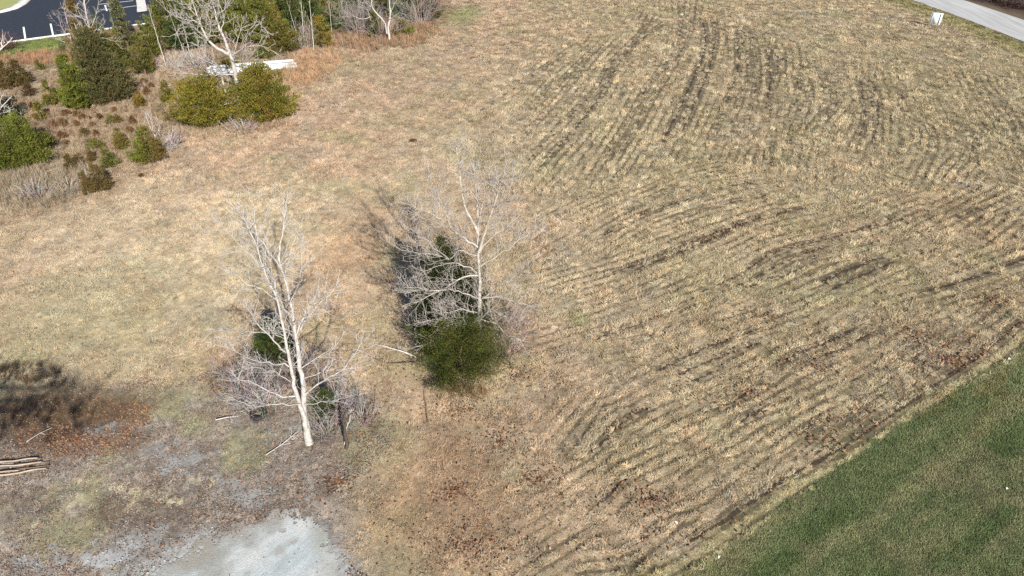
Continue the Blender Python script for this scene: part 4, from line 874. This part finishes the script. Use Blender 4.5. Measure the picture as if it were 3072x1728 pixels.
bare_tree('bare_tree', 'white branching tree rising in front of the brown cedar by the lot', (276, 160), G(325, 325)[1]+3.2, [([(276, 160), (272, 98), (262, 60), (252, 0), (248, -40)], .12, .03, .3)],
  [([(268, 85), (245, 50), (225, 10)], .05, -.6), ([(274, 105), (300, 80), (320, 60)], .04, -.8), ([(270, 90), (290, 40), (296, 0)], .045, .6), ([(276, 120), (310, 115), (345, 125)], .035, -1.0), ([(262, 60), (225, 45), (190, 20)], .035, .4)], (.35, .33, .31), (.32, .29, .275), 2.6, (.6, 1.6), .017, .05, 21, 1, .011, 1.0, .7)
bare_tree('bare_tree', 'slender forked bare tree leaning over the top of the large spruce', (258, 200), G(325, 325)[1]+1.6, [([(258, 200), (256, 170), (245, 140), (235, 105), (222, 70)], .06, .02, .2)],
  [([(248, 145), (225, 120), (210, 85)], .035, -.4), ([(240, 120), (255, 80), (258, 50)], .03, .4), ([(250, 155), (215, 155), (205, 140)], .03, -.8), ([(246, 140), (270, 110), (285, 90)], .03, .4)], (.33, .31, .29), (.30, .275, .26), 2.6, (.6, 1.4), .015, .05, 22, 1, .010, 1.0, .7)
bare_tree('bare_tree', 'purplish grey bare tree with fine twigs beside the parking stripes', (215, 150), G(215, 150)[1]+2, [([(218, 168), (212, 110), (200, 60), (190, 10)], .09, .02, .3)],
  [([(212, 120), (185, 80), (172, 40)], .04, .4), ([(212, 110), (225, 60), (222, 10)], .04, -.4), ([(214, 130), (180, 120), (165, 95)], .03, -.8)], (.34, .29, .29), (.33, .275, .285), 2.6, (.8, 1.9), .017, .05, 23, 1, .010, 1.0)
yF = G(1168, 122)[1]
bare_tree('bare_tree', 'forked white bare tree in the right-hand clump at the top edge', (1168, 122), yF, [(z2([(1985, 320), (1970, 230), (1985, 120), (1980, 0), (1975, -60)]), .13, .05, .3), (z2([(1960, 260), (1940, 170), (1850, 60), (1845, -50)]), .08, .04, -.3)],
  [(z2([(1985, 110), (2020, 30), (2050, -20)]), .06, .5), (z2([(1980, 150), (2060, 100), (2120, 130)]), .04, -.6), (z2([(1850, 70), (1800, 20), (1760, -30)]), .05, .4), (z2([(1840, 130), (1760, 145), (1640, 95)]), .05, -1.2), (z2([(1835, 150), (1800, 60), (1740, 30)]), .04, .6)], (.35, .33, .31), (.28, .255, .25), 2.8, (.7, 1.8), .017, .05, 24, 1, .010, 1.0, .7)
bare_tree('bare_tree', 'dark trunked bare tree at the right end of the right-hand clump', (1283, 55), G(1283, 55)[1], [([(1283, 55), (1278, 20), (1280, -40)], .09, .03, .2)], [([(1280, 35), (1300, 10), (1310, -20)], .04, -.5), ([(1281, 40), (1262, 15), (1250, -15)], .04, .4)], (.36, .32, .30), (.32, .27, .26), 3, (.7, 1.6), .018, .05, 25, 1, .011, 1.0)
bare_tree('bare_tree', 'small white dead treelet behind the green and russet cedar', (492, 470), G(492, 470)[1]+.3, [([(495, 485), (470, 420), (450, 380), (435, 335)], .04, .010, .2)],
  [([(480, 440), (505, 415), (520, 390)], .03, .3), ([(470, 420), (430, 400), (405, 385)], .028, -.5), ([(460, 400), (455, 360), (440, 330)], .025, .3), ([(490, 465), (515, 450), (505, 440)], .025, -.4), ([(465, 408), (480, 380), (470, 350)], .02, .4)], (.40, .37, .35), (.37, .34, .33), 7.0, (.35, .9), .010, .06, 26, 2, .006, 1.0, .55)
bare_tree('bare_tree', 'small forked white treelet growing out of the big rounded left cedar', (54, 470), G(54, 470)[1]+.7, [([(56, 500), (54, 415), (50, 385), (32, 350), (26, 318)], .05, .012, .2)],
  [([(54, 400), (62, 365), (60, 335)], .03, .2), ([(52, 395), (30, 385), (18, 365)], .025, -.3), ([(54, 385), (75, 372), (82, 360)], .02, .2)], (.38, .36, .33), (.36, .33, .32), 3.5, (.3, .7), .01, .06, 27, 1, .007, .9)
bare_tree('bare_tree', 'grey bare twiggy tree reaching in at the left edge above the rounded cedar', (-20, 372), G(-20, 372)[1], [([(-20, 385), (-8, 345), (5, 320), (35, 290)], .07, .015, .3)], [([(-8, 345), (20, 335), (45, 325)], .03, -.4), ([(0, 325), (0, 300), (12, 280)], .03, .3)], (.42, .40, .39), (.42, .39, .38), 3.5, (.4, 1.0), .013, .05, 28, 1, .008, 1.0)
bare_tree('bare_tree', 'bare forked tree at the far left edge by the mulch bed', (-15, 168), G(-15, 168)[1], [([(-15, 168), (10, 140), (28, 125), (38, 112)], .07, .02, .1)], [([(0, 150), (6, 120), (8, 90)], .04, .2), ([(10, 140), (-8, 118), (-10, 95)], .03, .3)], (.5, .46, .44), (.46, .42, .42), 1.6, (.5, 1.2), .016, .05, 29, 1, .010, .8)

# ------------------------------------------------------------------ bare shrubs and brush
def shrub(label, px, py, wpx, hgt, n, col, seed, up=.10, minr=.0045, level=2, name='bare_shrub', nstem=5, group=None, flat=.6):
    rd = random.Random(seed); gx_, gy_ = G(px, py); rad = wpx/2*mpp(gy_)
    o = thing(name, (gx_, gy_, 0), label, 'shrub', group); T = Tubes(3); st = Tubes(5)
    for i in range(n):
        a = rd.uniform(0, 6.283); q = rd.random()**.6*rad*.5; p = (gx_+q*math.cos(a), gy_+q*math.sin(a), 0.0)
        d = nrm((math.cos(a)*flat*rd.uniform(.3, 1.5), math.sin(a)*flat*rd.uniform(.3, 1.5), rd.uniform(.5, 1.1))); L = hgt*rd.uniform(.6, 1.25)
        grow(T, p, d, L, minr*2.2, level, rd, tuple(c*rd.uniform(.75, 1.2) for c in col), up-.08, .25, 1.0, .8, minr)
    for i in range(nstem):
        a = rd.uniform(0, 6.283); q = rd.random()*rad*.3; b = rd.uniform(.4, .9)
        t = Tubes(5); P = [(gx_+q*math.cos(a)+rad*.5*b*k*k*math.cos(a), gy_+q*math.sin(a)+rad*.5*b*k*k*math.sin(a), hgt*.9*k) for k in (0, .3, .6, 1)]
        t.add(P, minr*4, minr*1.5, col); link('stem', t.mesh('stem', (gx_, gy_, 0)), M['twig'], o)
    tag(link('twigs', T.mesh('twigs', (gx_, gy_, 0)), M['twig'], o), kind='stuff'); return o
shrub('low grey-mauve brush left of the double-stemmed tree foot', 800, 1215, 230, 1.2, 72, (.30, .27, .27), 401)
shrub('tangled mauve brush right of the double-stemmed tree foot', 1020, 1225, 190, 1.2, 66, (.27, .235, .235), 402)
shrub('brown-mauve brush directly behind the double-stemmed tree', 900, 1130, 230, 1.3, 66, (.25, .215, .21), 403)
shrub('wide grey thicket spreading left of the double-stemmed tree toward the leaves', 735, 1170, 220, 1.3, 76, (.28, .25, .245), 411)
shrub('grey-brown thicket in front of the small dark cedar', 985, 1290, 170, 1.0, 40, (.27, .24, .235), 412)
shrub('thin mauve thicket reaching right of the dark broken snag', 1085, 1260, 150, 1.0, 34, (.26, .225, .22), 413)
shrub('purplish bare bush right of the white-barked tree foot', 1520, 1065, 150, 1.7, 46, (.20, .15, .145), 404)
shrub('reddish twiggy bush behind the purplish one by the white-barked tree', 1540, 985, 130, 1.5, 34, (.21, .145, .135), 405)
shrub('dark bramble mound in the shade of the cedar left of the white-barked tree', 1270, 1010, 110, 1.3, 34, (.24, .21, .19), 406)
shrub('pale brush between the feet of the two wide cedars', 735, 392, 130, 1.2, 44, (.29, .255, .24), 407, minr=.008, level=1)
for i, (px, py, w, h_, c, lab) in enumerate([(1080, 100, 90, 3.2, (.26, .22, .21), 'grey brush filling the gap left of the forked white tree'), (1150, 112, 110, 2.4, (.30, .25, .245), 'mauve brush around the forked white tree'), (1260, 70, 110, 3.0, (.27, .22, .21), 'brown brush under the right end of the right-hand clump'), (1030, 75, 80, 2.6, (.27, .235, .21), 'thin brush behind the small dark cedar at the thicket end'), (925, 145, 70, 2.2, (.30, .26, .22), 'pale brush at the feet of the white sapling pair'), (585, 205, 110, 1.6, (.38, .34, .32), 'pale grey brush under the low dead branch, left of the pipes'), (530, 205, 100, 1.4, (.36, .32, .29), 'thin pale brush right of the tallest white sapling'), (520, 440, 60, 1.0, (.33, .28, .28), 'mauve brush right of the green and russet cedar'), (110, 590, 120, 1.1, (.28, .25, .22), 'grey weedy brush in front of the big rounded left cedar'), (210, 575, 90, .9, (.30, .25, .21), 'low tan brush left of the thin russet bush'), (20, 150, 90, 1.6, (.10, .055, .05), 'dark maroon hedge shrub in the mulch bed'), (-40, 155, 80, 1.6, (.10, .055, .05), 'dark maroon hedge shrub cut by the left edge'), (310, 155, 70, 1.4, (.30, .2, .14), 'rusty brush behind the shoulder of the large spruce')]):
    shrub(lab, px, py, w, h_, 40, c, 420+i, minr=.009, level=1)
for i, (px, py) in enumerate([(2985, 5), (3040, 18), (3090, 30), (3020, -10), (3140, 40)]):
    shrub('dark leafless undergrowth on the bank beyond the road', px, py, 80, 2.0, 40, (.10, .07, .06), 450+i, minr=.012, level=1, group='undergrowth beyond the road')

# dark broken snag with a pale sprout beside it
yS = G(1036, 1345)[1]
o = thing('snag', (*G(1036, 1345), 0), 'dark broken snag right of the double-stemmed tree', 'stump'); org = o.location
t = Tubes(7); t.add(limb_pts([(1038, 1348), (1036, 1300), (1040, 1250), (1044, 1225)], yS, yS, .03, random.Random(2)), .075, .035, (.06, .048, .04)); link('trunk', t.mesh('trunk', org), M['bark'], o)
t = Tubes(5); t.add(limb_pts([(1040, 1262), (1050, 1240), (1062, 1228)], yS, yS-.3, .02, random.Random(3)), .035, .012, (.08, .065, .055)); link('branch_stub', t.mesh('branch_stub', org), M['bark'], o)
sapling('small pale sprout leaning beside the dark broken snag', (1032, 1338), (1058, 1225), .022, (.5, .46, .44), 331, 4, (.3, .7), [(1040, 1290)], None, minr=.005)
# fallen branches
def fallen(label, pix, r0, col, seed, per=2.5, Lr=(.3, .7), z=.07, name='fallen_branch', lev=1):
    rd = random.Random(seed); Q = smooth_line([(*G(*p), z+.12*rd.random()) for p in pix], .15); org = (*G(*pix[0]), 0)
    o = thing(name, org, label, 'branch'); t = Tubes(6); t.add(Q, r0, .008, col); link('stem', t.mesh('stem', org), M['bark'], o)
    T = Tubes(3); twigs_on(T, Q, max(per, 2.2/max(.5, len(Q)*.15)), Lr, .009, lev, rd, col, .0, start=.3, minr=.005)
    if not T.empty(): tag(link('twigs', T.mesh('twigs', org), M['twig'], o), kind='stuff')
fallen('pale fallen branch lying left of the round cedar bush', [(1248, 1076), (1215, 1066), (1170, 1052), (1125, 1038)], .035, (.52, .48, .46), 1)
fallen('thin dark shadow line modelled as a branch below the pale one left of the cedar bush', [(1250, 1098), (1210, 1100), (1160, 1092), (1105, 1072)], .02, (.14, .11, .09), 2)  # dark branch shape stands in for a shadow line on the grass
fallen('thin crooked stick standing off the lower left of the cedar bush', [(1285, 1272), (1280, 1230), (1275, 1180), (1295, 1140)], .018, (.20, .16, .10), 3, 1.2)
fallen('pale twig lying in the leaf litter below the double-stemmed tree', [(800, 1370), (850, 1335), (890, 1305)], .016, (.45, .41, .40), 4, 4, (.2, .5))
fallen('short pale stick in the litter left of the tyre', [(650, 1268), (680, 1262), (720, 1258)], .022, (.45, .42, .40), 5, 1)
fallen('thin pale stick in the brown leaves above the pole pile', [(85, 1335), (120, 1312), (160, 1290)], .016, (.40, .36, .32), 6, 1)

# ------------------------------------------------------------------ man-made things
# discarded tyre
def torus(name, R0, r0, flat):
    n, k = 24, 8; a = np.arange(n)*2*math.pi/n; b = np.arange(k)*2*math.pi/k
    A, B = np.meshgrid(a, b, indexing='ij'); rr_ = R0+r0*np.cos(B)
    V = np.stack([rr_*np.cos(A), rr_*np.sin(A), flat*np.sign(np.sin(B))*np.abs(np.sin(B))**.6], -1).reshape(-1, 3)
    i = np.arange(n)[:, None]; j = np.arange(k)[None, :]
    return make_mesh(name, V, np.stack([i*k+j, ((i+1) % n)*k+j, ((i+1) % n)*k+(j+1) % k, i*k+(j+1) % k], -1).reshape(-1, 4), None, True)
ty_ = thing('tyre', (*G(777, 1246), .09), 'old black tyre lying in the brush left of the double-stemmed tree', 'tyre'); ty_.rotation_euler = (.12, .1, 0)
link('carcass', torus('carcass', .24, .085, .085), M['rubber'], ty_); link('bead', torus('bead', .165, .018, .07), M['rubber'], ty_)
# white pipes in a stack
pa, pb = np.array(G(660, 222)), np.array(G(893, 203)); pdir = (pb-pa)/np.linalg.norm(pb-pa); pn = np.array([-pdir[1], pdir[0]])
def pipe(label, off, z, s0, L):
    c = pb - pdir*(s0+L) + pn*off; o = thing('pipe', (c[0], c[1], z), label, 'pipe', 'white pipes stacked in the weeds', rotz=math.atan2(pdir[1], pdir[0]))
    n = 18; a = np.arange(n)*2*math.pi/n; ro, ri = .13, .115
    V = np.concatenate([np.stack([np.full(n, xx), rr_*np.cos(a), rr_*np.sin(a)], 1) for xx, rr_ in ((0, ro), (L, ro), (L, ri), (0, ri))])
    F_ = []
    for q in range(4):
        for j in range(n): F_.append((q*n+j, q*n+(j+1) % n, ((q+1) % 4)*n+(j+1) % n, ((q+1) % 4)*n+j))
    link('tube', make_mesh('tube', V, np.array(F_)[:, ::-1], None, True), M['pipe'], o)
    Vb = np.concatenate([np.stack([np.full(n, xx), rr_*np.cos(a), rr_*np.sin(a)], 1) for xx, rr_ in ((.0, .145), (.24, .145), (.24, .13), (.0, .13))])
    link('bell_end', make_mesh('bell_end', Vb, np.array(F_)[:, ::-1], None, True), M['pipe'], o)
for lab, off, z_, s0, L in [('frontmost white pipe of the stack, lying in the weeds', -.08, .135, .0, 7.2), ('second white pipe from the front of the stack', .36, .136, .45, 7.0), ('third white pipe from the front of the stack', .80, .135, .05, 7.1), ('rearmost white pipe of the stack', 1.26, .136, .2, 7.4), ('white pipe lying on top of the stack', 1.03, .345, .3, 7.0)]:
    pipe(lab, off, z_, s0, L)
# sign board by the road
sb = np.array(G(2779, 83)); sdv = np.array([.80, -.60]); sgn = thing('sign', (sb[0]+.3, sb[1]+.3, 0), 'blank white sign board on posts near the road', 'sign', rotz=math.atan2(sdv[1], sdv[0]))
def box(name, x0, x1, y0, y1, z0, z1):
    V = np.array([(x_, y_, z_) for z_ in (z0, z1) for y_ in (y0, y1) for x_ in (x0, x1)])
    return make_mesh(name, V, np.array([(0, 2, 3, 1), (4, 5, 7, 6), (0, 1, 5, 4), (2, 6, 7, 3), (0, 4, 6, 2), (1, 3, 7, 5)]))
link('board', box('board', 0, 1.0, -.012, .012, .34, 1.46), M['panel'], sgn)
for x0 in (.10, .84): link('post', box('post', x0, x0+.06, -.075, -.014, -.1, 1.44), M['metal'], sgn)
link('edge_strip', box('edge_strip', 1.002, 1.022, -.02, .02, .33, 1.47), M['pipe'], sgn); link('edge_strip', box('edge_strip', -.022, -.002, -.02, .02, .33, 1.47), M['pipe'], sgn)
# pile of poles at the left edge
for i, (p0, p1, r0, z_, m_, lab) in enumerate([
  ((-220, 1458), (140, 1408), .035, .05, 'pole_wood', 'frontmost pale pole of the pile, nearest the drive'), ((-200, 1438), (152, 1398), .03, .05, 'pole_dark', 'dark pole just behind the frontmost pale pole'), ((-220, 1428), (125, 1392), .035, .10, 'pole_wood', 'pale pole in the middle of the pile'), ((-230, 1420), (150, 1388), .03, .045, 'pole_dark', 'dark pole behind the middle pale pole'), ((-210, 1410), (118, 1382), .032, .11, 'pole_wood', 'pale pole near the back of the pile'), ((-240, 1400), (130, 1376), .03, .05, 'pole_dark', 'dark crooked pole at the back of the pile'), ((-120, 1386), (45, 1392), .02, .06, 'pole_wood', 'short thin pale stick crossing behind the pile'), ((-200, 1446), (60, 1418), .028, .12, 'pole_wood', 'weathered pole on top at the front of the pile')]):
    a, b = G(*p0), G(*p1); rd = random.Random(60+i); Q = [(a[0]+(b[0]-a[0])*k/9+rd.gauss(0, .025), a[1]+(b[1]-a[1])*k/9+rd.gauss(0, .025), z_+rd.gauss(0, .012)) for k in range(10)]
    T = Tubes(8); T.add(Q, r0*1.2, r0*.8, (1, 1, 1)); me = T.mesh('pole', (a[0], a[1], 0)); V = np.array([v.co[:] for v in me.vertices])
    o = link('pole', me, M[m_], None, (a[0], a[1], 0)); tag(o, lab, 'pole', 'poles piled at the left edge')
# litter
for i, (px, py, s_, lab) in enumerate([(2360, 1052, .06, 'scrap of white litter in the middle of the mown rows'), (3026, 1081, .06, 'white litter scrap at the top of the green lawn edge'), (2156, 1675, .04, 'white litter scrap on the lower end of the lawn edge'), (2028, 1571, .045, 'small white litter scrap among leaves near the lowest mower line'), (3018, 1470, .035, 'tiny pale scrap lying out on the green lawn')]):
    rd = random.Random(80+i); n = 5; g_ = [(a*s_/n*2-s_+rd.gauss(0, .008), b*s_/n*1.4-s_*.7+rd.gauss(0, .008), .05+.03*rd.random()) for b in range(n+1) for a in range(n+1)]
    f_ = [(b*(n+1)+a, b*(n+1)+a+1, (b+1)*(n+1)+a+1, (b+1)*(n+1)+a) for b in range(n) for a in range(n)]
    tag(link('litter_scrap', make_mesh('litter_scrap', np.array(g_), np.array(f_)), M['paper'], None, (*G(px, py), .02), rd.random()*3), lab, 'litter')


# a wide oak left of the camera, out of frame: its long limbs shade the upper edge of the leaf litter
o = thing('oak_tree', (-15.5, 2.4, 0), 'spreading oak outside the frame that shades the leaf litter', 'tree'); rd = random.Random(5)
link('trunk', trunk_mesh(12.0, .28, seed=801), M['cedar_bark'], o)
for i in range(3):
    Q = smooth_line([(0, 0, 9.2+.6*i), (2.5, .3*(i-1), 10.4+.3*i), (4.2, .6*(i-1), 10.8), (5.6-.4*i, .8*(i-1), 11.0+.2*i)], .4); t = Tubes(6); t.add(Q, .12, .02, (.16, .12, .09)); link('limb', t.mesh('limb'), M['twig'], o)
for i in range(6):
    link('crown', crown_mesh(1.7, 1.25, 'round', 811+i, 22, 13, .19, .09, BRN, ragged=.6), M['foliage'], o, (.9+i*.85, rd.uniform(-.6, .6), rd.uniform(9.3, 10.2)))
